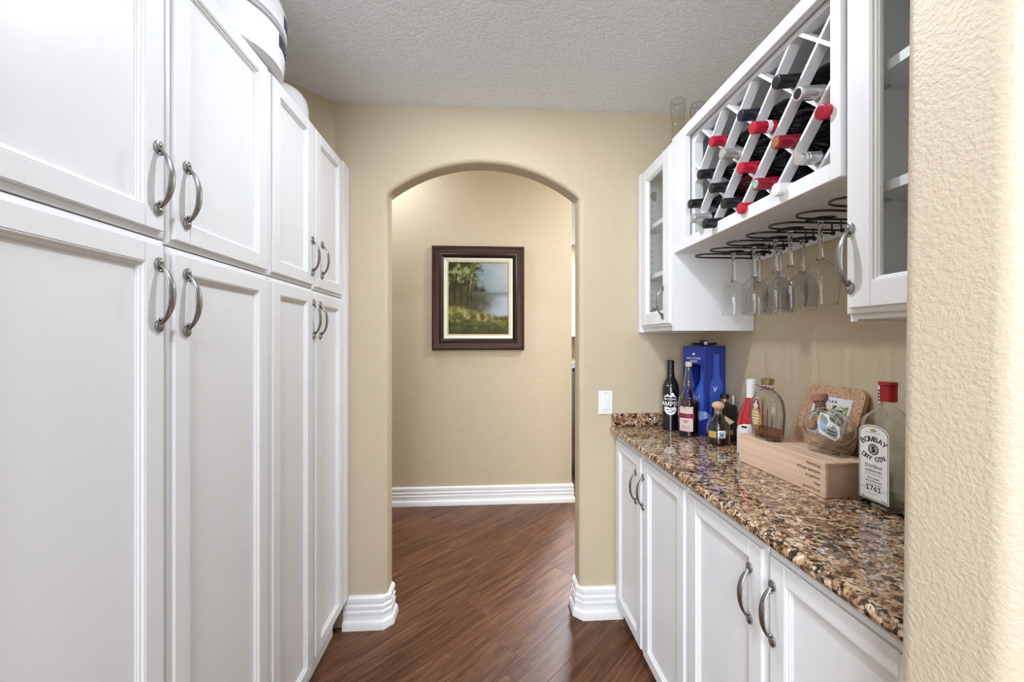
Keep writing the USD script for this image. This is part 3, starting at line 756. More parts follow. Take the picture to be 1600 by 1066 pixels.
GZ = ZR + .0032     # underside of a hanging foot
def stem_glass_parts(t, x, y, sc=1.0):
    c = (x, y, 0)
    # hanging upside down: foot at top
    foot = lathe([(0, GZ + .0030), (.0335, GZ + .0012), (.0338, GZ + .0000), (.0325, GZ - .0004), (.010, GZ - .0012), (.0072, GZ - .004), (0, GZ - .004)][::-1], 32, c)
    zb = GZ - .105 * sc
    stem = lathe([(0, zb + .0015), (.0090, zb), (.0066, zb + .010), (.0052, zb + .03), (.0050, zb + .070), (.0064, GZ - .008), (0.0075, GZ - .0045), (0, GZ - .0042)], 20, c)
    out = [(0, zb + .001), (.009, zb - .001), (.022, zb - .010), (.033, zb - .024), (.0395, zb - .042), (.0418, zb - .060), (.0405, zb - .085), (.0365, zb - .118)]
    bowl = lathe(out + [(.0360, zb - .1190), (.0350, zb - .1178), (.0356, zb - .114)], 40, c)
    part(t, 'bowl', bowl, 'stem_glass', smooth=True)
    part(t, 'stem', stem, 'solid_glass', smooth=True)
    part(t, 'foot', foot, 'solid_glass', smooth=True)


gaps = [(loops[i] + loops[i + 1]) / 2 for i in range(6)]
spots = [(.884, gaps[0], 'front hanging wine glass farthest from the camera, beside the cabinet side'), (.893, gaps[1], 'second front hanging wine glass from the far cabinet side'), (.895, gaps[2], 'third front hanging wine glass from the far cabinet side'),
         (.866, gaps[3], 'fourth front hanging wine glass, second nearest the camera'), (.872, gaps[4], 'hanging wine glass nearest the camera'),
         (.977, gaps[0], 'rear hanging wine glass against the wall behind the farthest front glass'), (.982, gaps[1], 'rear hanging wine glass behind the second front glass'), (.982, gaps[2], 'rear hanging wine glass behind the third front glass')]
g0 = None
for x, y, lb in spots:
    if g0 is None:
        g0 = thing('wine_glass', lb, 'wine glass', (x, y, GZ), group='wine glasses hanging from the rack')
        stem_glass_parts(g0, x, y)
    else:
        copy_of(g0, 'wine_glass', lb, (x, y, GZ), group='wine glasses hanging from the rack', cat='wine glass')

# ------------------------------------------------------------------ bottles and things on the counter
def wrap(mesh, c, r, az, z):
    """Bend flat lettering (x right, y up, z out) round an upright cylinder."""
    v = np.array(mesh.vertices)
    a = az + v[:, 0] / r; R = r + v[:, 2]
    out = np.stack([c[0] + R * np.cos(a), c[1] + R * np.sin(a), c[2] + z + v[:, 1]], 1)
    return trimesh.Trimesh(out, mesh.faces, process=False)


def wtext(s, h, c, r, az, z, bold=True, depth=.0004):
    m = meshkit.text_mesh(s, h, depth, bold)
    m.apply_translation([-(m.bounds[0][0] + m.bounds[1][0]) / 2, 0, .0001])
    m = m.subdivide()
    return wrap(m, c, r, az, z)


def cyl_patch(c, r, z0, z1, a0_, a1_, t=.0004, n=20):
    """Thin paper label following a cylinder."""
    a = np.linspace(a0_, a1_, n)
    rings = []
    for q in a:
        cs, sn = math.cos(q), math.sin(q)
        rings.append([(c[0] + R * cs, c[1] + R * sn, c[2] + z) for R, z in ((r, z0), (r + t, z0), (r + t, z1), (r, z1))])
    return loft(rings)


def wrap_poly(poly, c, r, az, z, t=.0004):
    x0, _, x1, _ = poly.bounds
    n = max(1, int((x1 - x0) / .004)); e = (x1 - x0) / n
    ps = [poly.intersection(sbox(x0 + i * e, -1, x0 + (i + 1) * e, 1)) for i in range(n)]
    out = [extr(g, t) for p in ps for g in getattr(p, 'geoms', [p]) if g.geom_type == 'Polygon' and g.area > 1e-9]
    return wrap(cat(*out), c, r, az, z)


def glass_vessel(outer, wall):
    """Closed double-walled profile from an outer (r, z) profile that starts on the axis and ends at the rim."""
    inner = [(max(r - wall, 0), z + (wall * 2 if i < 2 else 0)) for i, (r, z) in enumerate(outer)][::-1]
    return outer + inner


# tall black wine bottle
c = (.862, 1.858, CT + .0005); az = math.radians(-116)
t = thing('liquor_bottle', 'tall black wine bottle with white mountain lettering, against the end wall', 'bottle', c)
part(t, 'glass_body', lathe([(0, 0), (.034, 0), (.0366, .003), (.037, .185), (.0355, .203), (.029, .222), (.019, .240), (.0158, .256), (.0150, .27), (.0150, .300), (0, .30)], 36, c), 'black_glass', smooth=40)
part(t, 'capsule', lathe([(.0160, .255), (.0155, .268), (.0152, .312), (.0160, .313), (.0160, .319), (.014, .321), (0, .321)], 28, c), 'foil_black', smooth=35)
mtn = Polygon([(-.030, 0), (-.026, .008), (-.021, .006), (-.013, .016), (-.005, .007), (.001, .011), (.009, .022), (.014, .020), (.020, .007), (.030, 0), (.022, .001), (.010, .004), (0, .001), (-.012, .005), (-.022, .001)])
shield = Polygon([(-.029, .028), (-.020, .032), (0, .026), (.020, .032), (.029, .028), (.027, .010), (.016, -.002), (0, -.007), (-.016, -.002), (-.027, .010)]).difference(unary_union([sbox(-.022, .016, -.004, .019), sbox(.003, .011, .02, .014), sbox(-.014, .004, .012, .0065), Polygon([(-.004, .022), (.006, .021), (.012, .026), (0, .023)])]))
lb = part(t, 'label_print', cat(wrap_poly(mtn, c, .0371, az, .152), wtext('NATIONAL', .0085, c, .0371, az, .140), wtext('CHAMPIONS', .019, c, .0371, az, .114), wrap_poly(shield, c, .0371, az, .078)), 'ink_white', label='white printed mountains and lettering')
part(t, 'emblem', wrap_poly(Point(0, 0).buffer(.011).difference(Point(0, 0).buffer(.009)).union(sbox(-.006, -.002, .006, .002)), c, .0345, az - .35, .196), 'ink_white')

# whiskey bottle with a bulb neck
c = (.886, 1.735, CT + .0005); az = math.radians(-117)
t = thing('liquor_bottle', 'clear bulb-necked bottle of dark whiskey with pink and maroon label', 'bottle', c)
wo = [(0, 0), (.039, 0), (.0425, .004), (.0430, .135), (.0415, .155), (.036, .175), (.027, .190), (.0205, .199), (.0200, .203), (.0235, .211), (.0248, .222), (.0225, .234), (.0185, .246), (.0130, .285), (.0115, .302), (.0115, .308)]
part(t, 'glass_body', lathe(glass_vessel(wo, .002), 40, c), 'solid_glass', smooth=40)
part(t, 'whiskey', lathe([(0, .006), (.036, .006), (.0398, .010), (.0404, .135), (.0388, .152), (0, .152)], 36, c), 'dark_amber_liquid', smooth=40, label='dark red-brown whiskey')
part(t, 'cap', lathe([(0, .300), (.0135, .300), (.0140, .303), (.0137, .318), (.012, .321), (0, .321)], 24, c), 'cap_cream', smooth=35, label='cream screw cap')
l0 = part(t, 'label', cyl_patch(c, .0431, .024, .130, az - .95, az + .42), 'label_pink')
part(l0, 'label_band', cyl_patch(c, .0436, .080, .100, az - .95, az + .52), 'label_maroon')
part(l0, 'label_print', cat(wtext('BOURBON', .006, c, .0440, az - .28, .086), *[cyl_patch(c, .0436, z, z + h_, az - .28 - w_, az - .28 + w_, n=8) for z, h_, w_ in ((.067, .003, .30), (.060, .003, .16), (.046, .0015, .42), (.040, .0015, .36), (.033, .0015, .40))]), 'ink_brown')
md = trimesh.creation.icosphere(3, .0185); md.apply_scale([1, 1, 1.0])
md.apply_translation(np.array(c) + [.046 * math.cos(az - .35), .046 * math.sin(az - .35), .147])
md.vertices = np.array(c) + (md.vertices - np.array(c))
part(t, 'glass_medallion', md, 'solid_glass', smooth=True, label='round clear glass ball on the shoulder')

# blue gift box with a window, a bottle inside and a dark bow
C0 = np.array([.953, 1.712, CT + .0005]); La, Ra = np.array([-.379, .926, 0]), np.array([.926, .379, 0])
La /= np.linalg.norm(La); Ra = np.array([La[1], -La[0], 0]); BW, BH, TK = .122, .388, .0015
up = np.array([0, 0, 1.0]); nL, nR = -Ra, -La
t = thing('gift_box', 'blue vodka gift box with pale bottle silhouette, window and dark bow', 'box', tuple(C0))
faceL = sbox(0, 0, BW, BH)
win = Polygon([(.028, .105), (.108, .105), (.108, .275), (.098, .300), (.080, .309), (.050, .309), (.028, .300)])
ml = frame_mat(C0 + La * BW, -La, up, nL)     # reads left to right as seen from the pantry
part(t, 'window_panel', xf(extr(faceL.difference(win), TK, -TK), ml), 'box_blue')
mr = frame_mat(C0, Ra, up, nR)
part(t, 'side_panel', xf(extr(sbox(0, 0, BW, BH), TK, -TK), mr), 'box_blue')
part(t, 'side_panel', xf(extr(sbox(0, 0, BW, BH), TK, -BW), ml), 'box_blue')
part(t, 'side_panel', xf(extr(sbox(0, 0, BW, BH), TK, -BW), mr), 'box_blue')
part(t, 'lid', cat(xf(extr(sbox(0, 0, BW, BW), TK), frame_mat(C0 + up * (BH - TK), Ra, La, up)), xf(extr(sbox(0, 0, BW, BW), TK), frame_mat(C0, Ra, La, up))), 'box_blue')
sil = [(.023, 0), (.023, .205), (.026, .222), (.036, .240), (.044, .252), (.047, .270), (.048, .353), (.081, .353), (.082, .270), (.085, .252), (.093, .240), (.103, .222), (.106, .205), (.106, 0)]
s0 = part(t, 'bottle_silhouette', xf(extr(Polygon([(x, max(z, .072)) for x, z in sil]), .0004, .0001), mr), 'box_blue_light')
goose = Polygon([(.040, .214), (.046, .213), (.053, .199), (.058, .206), (.065, .210), (.075, .212), (.067, .206), (.062, .197), (.055, .190), (.050, .188), (.047, .192), (.049, .198), (.044, .207)])
part(s0, 'goose', xf(extr(goose, .0004, .0006), mr), 'ink_white')
sw_ = Polygon([(0, .078), (.02, .072), (.05, .058), (.09, .042), (BW, .034), (BW, 0), (0, 0)])
part(t, 'lower_band', xf(extr(sw_, .0004, .0001), mr), 'box_blue_light')
part(t, 'swoosh', cat(xf(extr(Polygon([(0, .105), (.022, .090), (.05, .074), (.09, .058), (BW, .048), (BW, .034), (.09, .042), (.05, .058), (.02, .072), (0, .078)]), .0004, .0001), mr),
                      xf(extr(Polygon([(.045, .080), (.085, .104), (BW, .104), (BW, .076), (.09, .060), (.05, .050)]), .0004, .0001), ml)), 'box_blue_pale')
part(t, 'box_print', cat(text('GREY GOOSE', .0085, C0 + La * BW - La * .056 + up * .330 + nL * .0002, -La, up, nL), text('VODKA', .0085, C0 + La * BW - La * .056 + up * .317 + nL * .0002, -La, up, nL),
                         xf(extr(Polygon([(.046, .352), (.056, .358), (.068, .355), (.060, .351), (.056, .345), (.052, .351)]), .0004, .0002), ml)), 'ink_white')
ctop = C0 + (Ra + La) * BW / 2 + up * BH
va = np.array([.998, -.065, 0]); vn = np.array([-.065, -.998, 0])
bow = []
for s in (-1, 1):
    P = [ctop + va * s * x + up * z for x, z in ((.004, .006), (.02, .013), (.045, .016), (.052, .012), (.045, .004), (.02, .003), (.004, .006))]
    Rr = [[p + vn * w for p in P] for w in (-.014, .014)]
    V = np.array(Rr).reshape(-1, 3); n7 = len(P)
    F = []
    for j in range(n7 - 1):
        F += [(j, j + 1, n7 + j + 1), (j, n7 + j + 1, n7 + j)]
    # give the ribbon thickness
    P2 = [ctop + va * s * x + up * z for x, z in ((.005, .006), (.02, .0115), (.044, .0145), (.0500, .012), (.044, .0052), (.02, .0045), (.005, .006))]
    ring = [[a + vn * w for a in P] + [b + vn * w for b in P2[::-1]] for w in (-.014, .014)]
    bow.append(loft(ring, cap=True))
bw = part(t, 'bow', cat(*bow), 'ribbon_navy')
part(bw, 'knot', xf(cbx(-.013, .013, .001, .027, -.016, .016, .004), frame_mat(ctop, va, up, vn)), 'ribbon_navy')
part(bw, 'clasp', xf(cbx(-.0075, .0075, .006, .021, .0155, .019, .001), frame_mat(ctop, va, up, vn)), 'white_gloss')
cb_ = C0 + (Ra + La) * BW * .5 + up * (TK + .001)
t = thing('liquor_bottle', 'frosted blue bottle standing inside the windowed gift box', 'bottle', tuple(cb_))
part(t, 'glass_body', lathe([(0, 0), (.038, 0), (.041, .004), (.041, .16), (.036, .19), (.022, .215), (.0165, .235), (.0155, .29), (0, .29)], 32, cb_), 'box_blue_light', smooth=40)
part(t, 'cap', lathe([(.0165, .29), (.0168, .335), (0, .337)], 24, cb_), 'ribbon_navy', smooth=40)
part(t, 'label', cyl_patch(cb_, .0412, .11, .165, math.radians(150), math.radians(215)), 'box_blue_pale')

# small round tequila bottle with a ball cork
c = (.932, 1.586, CT + .0005); az = math.radians(-120)
t = thing('liquor_bottle', 'small round clear bottle with pale ball cork and paper tag', 'bottle', c)
po = [(0, 0), (.039, 0), (.0430, .004), (.0438, .062), (.0425, .078), (.036, .092), (.026, .102), (.0185, .111), (.0160, .120), (.0155, .134), (.0168, .137), (.0168, .141)]
part(t, 'glass_body', lathe(glass_vessel(po, .003), 40, c), 'solid_glass', smooth=40)
part(t, 'tequila', lathe([(0, .009), (.036, .009), (.0395, .012), (.0402, .030), (0, .030)], 32, c), 'amber_liquid', smooth=40)
ck = trimesh.creation.icosphere(3, .0235); ck.apply_scale([1, 1, .72]); ck.apply_translation(np.array(c) + [0, 0, .1525])
part(t, 'cork', cat(ck, lathe([(0, .120), (.0122, .120), (.0128, .143), (0, .143)], 20, c)), 'cork_plain', smooth=40, label='pale ball cork stopper')
l0 = part(t, 'label', cyl_patch(c, .0439, .030, .060, az - .05, az + .62), 'label_white')
part(l0, 'emblem', wrap_poly(Point(0, .0).buffer(.008).difference(Point(0, .003).buffer(.0035)), c, .0444, az + .28, .046), 'ink_blue')
part(l0, 'label_print', cat(cyl_patch(c, .0444, .0325, .0355, az + .02, az + .55, n=8)), 'ink_black')
part(t, 'side_label', cyl_patch(c, .0439, .030, .056, az - .85, az - .16), 'label_gold')
tg = Polygon([(0, 0), (.036, -.024), (.020, -.036), (.004, -.020)])
part(t, 'paper_tag', xf(extr(tg, .0008), frame_mat((c[0] + .008, c[1] - .030, c[2] + .118), (.94, -.34, 0), (0, 0, 1), (-.34, -.94, 0))), 'tag_beige', label='beige triangular paper tag')

# flat black bottle with gold collar
c = (1.000, 1.653, CT + .0005)
t = thing('liquor_bottle', 'flat square-shouldered black bottle with gold collar', 'bottle', c)
rg = [superring(c[0], c[1], c[2] + z, rx, ry, p) for z, rx, ry, p in ((0, .042, .018, 7), (.004, .045, .0205, 7), (.128, .0465, .0215, 7), (.138, .045, .021, 6), (.145, .036, .018, 4), (.149, .020, .015, 2.6), (.153, .0155, .0145, 2), (.166, .0145, .0145, 2))]
part(t, 'glass_body', loft(rg), 'black_glass', smooth=40)
part(t, 'collar', lathe([(.0149, .157), (.0155, .158), (.0155, .170), (.0149, .171)], 24, c), 'foil_gold', smooth=35)
part(t, 'cap', lathe([(0, .170), (.0165, .170), (.0172, .172), (.0172, .187), (.0155, .189), (0, .189)], 24, c), 'cap_black', smooth=35)
part(t, 'label', bx(c[0] - .005, c[0] + .022, c[1] - .0224, c[1] - .0217, c[2] + .024, c[2] + .042), 'label_gold')
c = (1.0600, 1.690, CT + .0005)
t = thing('slim_bottle', 'slim tube bottle with white cap behind the flat black bottle', 'bottle', c)
part(t, 'glass_body', lathe([(0, 0), (.0066, 0), (.0072, .002), (.0072, .115), (.005, .125), (0, .126)], 20, c), 'black_glass', smooth=40)
part(t, 'cap', lathe([(0, .125), (.0055, .125), (.0055, .176), (.0045, .178), (0, .178)], 20, c), 'white_plastic', smooth=40)

# red bottle with white neck, behind the wooden box
c = (.964, 1.428, CT + .0005); az = math.radians(-125)
t = thing('liquor_bottle', 'red bottle with a white sleeved neck behind the wooden box', 'bottle', c)
part(t, 'glass_body', lathe([(0, 0), (.041, 0), (.0452, .004), (.0458, .115), (.042, .138), (.031, .168), (.020, .195), (.0150, .214), (.0150, .26), (0, .26)], 36, c), 'red_glass', smooth=40)
part(t, 'neck_sleeve', lathe([(.0172, .206), (.0156, .217), (.0156, .252), (.0166, .254), (.0166, .258), (.0156, .259), (.0156, .272), (.013, .2735), (0, .2735)], 28, c), 'foil_white', smooth=35)
ar = Polygon([(-.062, -.104), (-.062, -.020), (-.045, -.004), (-.02, .006), (0, .008), (.02, .006), (.045, -.004), (.062, -.020), (.062, -.104)])
l0 = part(t, 'label', wrap_poly(ar, c, .0459, az - .1, .108), 'label_white')
part(l0, 'label_print', wrap_poly(sbox(-.010, -.004, .010, .003), c, .0464, az - .5, .104), 'ink_black')

# wooden wine box with lettering
WBZ = .093
wc = np.array([.884, 1.012, CT + .0005]); rot = math.radians(2.1)
wa, wb = np.array([math.cos(rot), math.sin(rot), 0]), np.array([-math.sin(rot), math.cos(rot), 0])   # across, along
mw = frame_mat(wc, wa, wb, (0, 0, 1)); WW, WLn = .132, .345
t = thing('wooden_box', 'pale pine wine box lettered Nothing brings people together like good food', 'wooden box', tuple(wc))
part(t, 'front_board', xf(cbx(0, .008, 0, WLn, 0, WBZ, .001), mw), 'pine')
part(t, 'back_board', xf(cbx(WW - .008, WW, 0, WLn, 0, WBZ, .001), mw), 'pine')
part(t, 'end_board', xf(cbx(.0082, WW - .0082, .0006, .009, 0, WBZ - .007, .0008), mw), 'pine_end')
part(t, 'end_board', xf(cbx(.0082, WW - .0082, WLn - .009, WLn - .0006, 0, WBZ - .001, .0008), mw), 'pine_end')
part(t, 'base_board', xf(bx(.008, WW - .008, .009, WLn - .009, .001, .006), mw), 'pine')
part(t, 'lid', xf(cbx(.0082, WW - .0082, .0003, WLn - .0095, WBZ - .0065, WBZ - .0012, .0008), mw), 'pine')
tx = []
for i, s in enumerate(('Nothing', 'brings people', 'together', 'like', 'good food')):
    o = wc + wb * .016 + np.array([0, 0, .0745 - .0163 * i]) - wa * .0001
    tx.append(text(s, .0078, o, -wb, (0, 0, 1), -wa, .0003, align='r', stretch=1.12))
part(t, 'lettering', cat(*tx), 'ink_black', label='black typewriter-style lettering')
BT = CT + .0005 + WBZ      # top of the box

# cut-glass whisky decanter-like bottle with gold cap on the box
c = np.array([.921, 1.283, BT - .0010])
t = thing('liquor_bottle', 'ribbed dome-shaped whisky bottle with gold cap and oval label on the box', 'bottle', tuple(c))
zz = [0, .003, .025, .055, .085, .108, .128, .142, .152, .159]
ss = [.84, .88, .93, .975, 1.0, .975, .87, .70, .50, .33]


def crown_ring(z, s, inset=0.0, rib=1.0):
    tt = np.linspace(0, 2 * np.pi, 96, endpoint=False)
    cs, sn = np.cos(tt), np.sin(tt)
    k = 1 + .016 * rib * np.cos(20 * tt)
    rx, ry = (.036 * s ** .8 - inset) * k, (.058 * s - inset) * k
    if s < .4:
        rx = ry = .0165 * k
    return np.stack([c[0] + rx * np.sign(cs) * np.abs(cs) ** .8, c[1] + ry * np.sign(sn) * np.abs(sn) ** .8, np.full(96, c[2] + z)], -1)


rg = [crown_ring(z, s, 0, 0 if z < .02 or z > .15 else 1) for z, s in zip(zz, ss)]
tt = np.linspace(0, 2 * np.pi, 96, endpoint=False)
rg += [np.stack([c[0] + r * np.cos(tt), c[1] + r * np.sin(tt), np.full(96, c[2] + z)], -1) for z, r in ((.164, .0155), (.180, .0150))]
ri = [crown_ring(z + .006 * (i == 0), s_, .0036, .4 if .02 < z < .15 else 0) for i, (z, s_) in enumerate(zip(zz[:-1], ss[:-1]))]
ri += [np.stack([c[0] + r * np.cos(tt), c[1] + r * np.sin(tt), np.full(96, c[2] + z)], -1) for z, r in ((.160, .0125), (.180, .0120))]
part(t, 'glass_body', loft(rg + ri[::-1]), 'solid_glass', smooth=50)
part(t, 'whisky', loft([crown_ring(z, s, .0045, 0) for z, s in ((.0075, .88), (.012, .90), (.034, .935))]), 'amber_liquid', smooth=40, label='amber whisky in the bottom')
part(t, 'cap', cat(lathe([(0, .176), (.0165, .176), (.0175, .178), (.0182, .186), (.0195, .190), (.0195, .194), (.0165, .196), (.012, .1975), (0, .198)], 28, c)), 'cap_gold', smooth=30)
cord = [(c[0] + .0172 * math.cos(q), c[1] + .0172 * math.sin(q), c[2] + .166 + .003 * math.sin(q)) for q in np.linspace(0, 2 * np.pi, 25)]
part(t, 'cord', cat(tube(cord, .0014, 6), tube([(c[0] - .012, c[1] - .012, c[2] + .167), (c[0] - .022, c[1] + .004, c[2] + .170), (c[0] - .028, c[1] + .018, c[2] + .176)], .0013, 6), tube([(c[0] - .012, c[1] - .012, c[2] + .167), (c[0] - .010, c[1] - .026, c[2] + .166), (c[0] - .006, c[1] - .036, c[2] + .160)], .0013, 6)), 'cord_purple', smooth=True, label='thin purple cord tied round the neck')


def on_crown(y, z, off):
    s = np.interp(z, zz, ss)
    ry, rx = .058 * s, .036 * s ** .8
    q = np.clip(np.abs(y) / ry, 0, .999)
    sn = q ** (1 / .8); cs = np.sqrt(1 - sn ** 2)
    return c[0] - rx * 1.016 * cs ** .8 - off


def crown_oval(ry, rz, zc, yc, off, t_=.0004):
    V, F = [], []
    nr, na = 6, 40
    for lay in (0, t_):
        for i in range(nr + 1):
            for j in range(na):
                q = 2 * np.pi * j / na; y, z = yc + ry * i / nr * math.cos(q), zc + rz * i / nr * math.sin(q)
                V.append((on_crown(y, z, off + lay), c[1] + y, c[2] + z))
    B = (nr + 1) * na
    for l in (0, B):
        for i in range(nr):
            for j in range(na):
                j2 = (j + 1) % na
                F += [(l + i * na + j, l + (i + 1) * na + j, l + (i + 1) * na + j2), (l + i * na + j, l + (i + 1) * na + j2, l + i * na + j2)]
    for j in range(na):
        j2 = (j + 1) % na; a_, b_ = nr * na + j, nr * na + j2
        F += [(a_, b_, B + b_), (a_, B + b_, B + a_)]
    return trimesh.Trimesh(V, F, process=False)


l0 = part(t, 'label', crown_oval(.026, .050, .084, .004, .0008), 'label_gold', smooth=True, label='gold bordered oval label')
part(l0, 'label_border', crown_oval(.0235, .0465, .084, .004, .0014), 'ink_purple', smooth=True)
part(l0, 'label_center', crown_oval(.0215, .030, .072, .004, .0020), 'label_gold', smooth=True)
part(l0, 'crown_emblem', cat(crown_oval(.012, .008, .108, .004, .0021), crown_oval(.004, .006, .120, .004, .0021)), 'label_cream', smooth=True)
part(l0, 'label_print', cat(*[crown_oval(w_, .0016, z, .004, .0026) for z, w_ in ((.086, .016), (.076, .018), (.066, .017), (.057, .014), (.050, .011))]), 'label_white', smooth=True)

# flattened oval bottle with a tilted rose stopper, on the near end of the box
base_l, base_r = np.array([.936, 1.140, BT]), np.array([.964, 1.044, BT])
ow = (base_r - base_l) / np.linalg.norm(base_r - base_l); on = np.array([ow[1], -ow[0], 0])   # on: towards the pantry
on = on if on[0] < 0 else -on
oc = (base_l + base_r) / 2 - on * .019 + np.array([0, 0, -.0010])
mo = frame_mat(oc, ow, -on, (0, 0, 1))
t = thing('liquor_bottle', 'flattened oval clear bottle with tilted rose-brown stopper on the box', 'bottle', tuple(oc))
part(t, 'glass_foot', xf(loft([superring(0, 0, z, rx, ry, 5) for z, rx, ry in ((0, .047, .0185), (.003, .050, .0195), (.018, .049, .019), (.024, .040, .017))]), mo), 'clear_glass', smooth=40)
ov = trimesh.creation.icosphere(4, 1.0); ov.apply_scale([.071, .024, .053]); ov.apply_translation([0, 0, .0740])
nk = xf(lathe([(0, 0), (.017, 0), (.0135, .010), (.0125, .022), (.0150, .024), (.0150, .028), (0, .028)], 28), trimesh.transformations.translation_matrix([-.020, 0, .117]) @ trimesh.transformations.rotation_matrix(math.radians(-7), [0, 1, 0]))
ov2 = trimesh.creation.icosphere(4, 1.0); ov2.apply_scale([.0675, .0205, .0495]); ov2.apply_translation([0, 0, .0740]); ov2.invert()
part(t, 'glass_body', xf(cat(ov, ov2), mo), 'solid_glass', smooth=True)
part(t, 'neck', xf(nk, mo), 'solid_glass', smooth=40)
tl = trimesh.transformations.translation_matrix([-.0225, 0, .138]) @ trimesh.transformations.rotation_matrix(math.radians(-9), [0, 1, 0])
part(t, 'stopper', xf(xf(lathe([(0, -.010), (.0125, -.010), (.0135, .008), (.0205, .010), (.0215, .013), (.0215, .026), (.0195, .029), (0, .030)], 30), tl), mo), 'cork_rose', smooth=35)
dent = trimesh.creation.icosphere(3, 1.0); dent.apply_scale([.018, .004, .016]); dent.apply_translation([-.034, -.0190, .078])
part(t, 'side_dimple', xf(dent, mo), 'cork_rose', smooth=True, label='brown oval dimple in the glass')


def oval_front(x, z, off):
    k = max(1 - (x / .071) ** 2 - ((z - .074) / .053) ** 2, .02)
    return -.024 * math.sqrt(k) - off


def oval_poly(pts, off, nm, mt_, par):
    pg = Polygon(pts).segmentize(.004)
    m = extr(pg, .0003).subdivide()
    v = np.array(m.vertices)
    v = np.array([[p[0], oval_front(p[0], p[1], off + p[2]), p[1]] for p in v])
    return part(par, nm, xf(trimesh.Trimesh(v, m.faces, process=False), mo), mt_)


l0 = oval_poly([(-.012, .117), (.010, .113), (.018, .098), (.040, .086), (.042, .060), (.030, .044), (.016, .050), (.002, .056), (-.010, .060), (-.014, .086)], .0006, 'label', 'label_white', t)
oval_poly([(-.010, .092), (.008, .088), (.004, .070), (-.006, .074)], .0012, 'label_patch', 'box_blue_pale', l0)
oval_poly([(.012, .080), (.034, .074), (.032, .052), (.014, .058)], .0012, 'label_patch', 'label_grey', l0)
oval_poly([(.014, .074), (.032, .069), (.032, .066), (.014, .071)], .0016, 'label_print', 'ink_black', l0)
oval_poly([(.014, .066), (.031, .061), (.031, .058), (.014, .063)], .0016, 'label_print', 'ink_black', l0)
part(t, 'foot_lettering', text('Co', .011, oc + ow * .030 + on * .0196 + np.array([0, 0, .0065]), ow, (0, 0, 1), on, .0004, True), 'ink_black')

# cork trivet leaning on the wall behind
tu = np.array([.058, 0, .182]); tu /= np.linalg.norm(tu)
ta = np.array([0, -1.0, 0]); tn = np.cross(ta, tu); tn = tn if tn[0] < 0 else -tn
to = np.array([.9985, 1.274, BT + .0006])
TWd, THt = .208, .190
mtv = frame_mat(to, ta, tu, tn)
if np.linalg.det(mtv[:3, :3]) < 0:
    mtv = frame_mat(to, ta, tu, -tn)
rr = sbox(0, 0, TWd, THt).buffer(-.03).buffer(.03, quad_segs=8)
t = thing('cork_trivet', 'square cork trivet with painted tile centre, leaning on the wall', 'trivet', tuple(to))
hole = sbox(.038, .036, TWd - .036, THt - .034)
part(t, 'cork_body', xf(cat(extr(rr, .008, -.0125), extr(rr.buffer(-.0015), .0015, -.0045), extr(rr.difference(hole), .002, -.003)), mtv), 'cork')
V, F, u, v = grid_patch((.0385, .0365, -.0016), (TWd - .075, 0, 0), (0, THt - .071, 0), 60, 54)
uv = np.stack([u, v], 1)
nz = meshkit.fbm(np.stack([u * 9, v * 9, u * 0], -1), 4, 3); nz2 = meshkit.fbm(np.stack([u * 22, v * 22, u * 0 + 5], -1), 3, 9)
col = np.full((len(u), 3), (.80, .80, .78))
pic = (v > .30) & (v < .80)
left = pic & (u > .08) & (u < .50); right = pic & (u > .53) & (u < .94)
col[left] = (.72, .70, .45); col[right] = (.70, .72, .62)
col[left & (nz > .50)] = (.12, .22, .06); col[left & (v < .48) & (nz2 > .5)] = (.75, .55, .06); col[left & (v < .5) & (nz2 > .62)] = (.45, .04, .02)
col[right & (nz > .53)] = (.10, .20, .08); col[right & (nz2 > .58)] = (.05, .07, .09); col[right & (nz2 < .36)] = (.78, .72, .25)
low = (v < .24) & (nz > .5); col[low] = (.42, .55, .68)
scr = (v > .86) & (v < .92) & (np.abs(np.sin(u * 40)) > .55) & (u > .06) & (u < .62); col[scr] = (.12, .10, .10)
V4 = np.c_[V, np.ones(len(V))] @ mtv.T
pth = t + '/' + numbered(t, 'tile')
paint_mesh(pth, V4[:, :3] - to, F, col * .9, 'oil_paint').GetPrim().SetCustomDataByKey('label', 'small printed tile picture')

# square gin bottle, partly hidden by the near wall end
c = np.array([.991, .948, CT + .0005])
t = thing('liquor_bottle', 'large square gin bottle with white label and red cap, nearest the camera', 'bottle', tuple(c))
def gin_ring(z, rx, ry, p): return superring(c[0], c[1], c[2] + z, rx, ry, p, 48)
gb_ = ((0, .034, .040, 5), (.004, .0375, .0435, 6), (.205, .0375, .0435, 6), (.216, .0365, .0425, 5), (.226, .031, .036, 4), (.236, .024, .027, 3), (.246, .018, .019, 2.2), (.254, .0160, .0160, 2), (.280, .0155, .0155, 2))
gi_ = [(z + (.010 if i == 0 else .008 if i == 1 else 0), rx - .0028, ry - .0028, p) for i, (z, rx, ry, p) in enumerate(gb_)]
part(t, 'glass_body', loft([gin_ring(*g) for g in gb_] + [gin_ring(*g) for g in gi_[::-1]]), 'solid_glass', smooth=40)
part(t, 'gin', loft([gin_ring(z, rx, ry, 5) for z, rx, ry in ((.0130, .031, .037), (.016, .0335, .0395), (.030, .0338, .0398))]), 'green_glass', smooth=40, label='last of the gin in the bottom')
part(t, 'cap', lathe([(.0172, .262), (.0180, .263), (.0180, .300), (.0172, .301), (.0190, .302), (.0190, .309), (.0175, .310), (0, .310)], 32, c), 'cap_red', smooth=30)
gx = c[0] - .0376
ga, gbv, gn = np.array([0, -1.0, 0]), np.array([0, 0, 1.0]), np.array([-1.0, 0, 0])
GW = .078
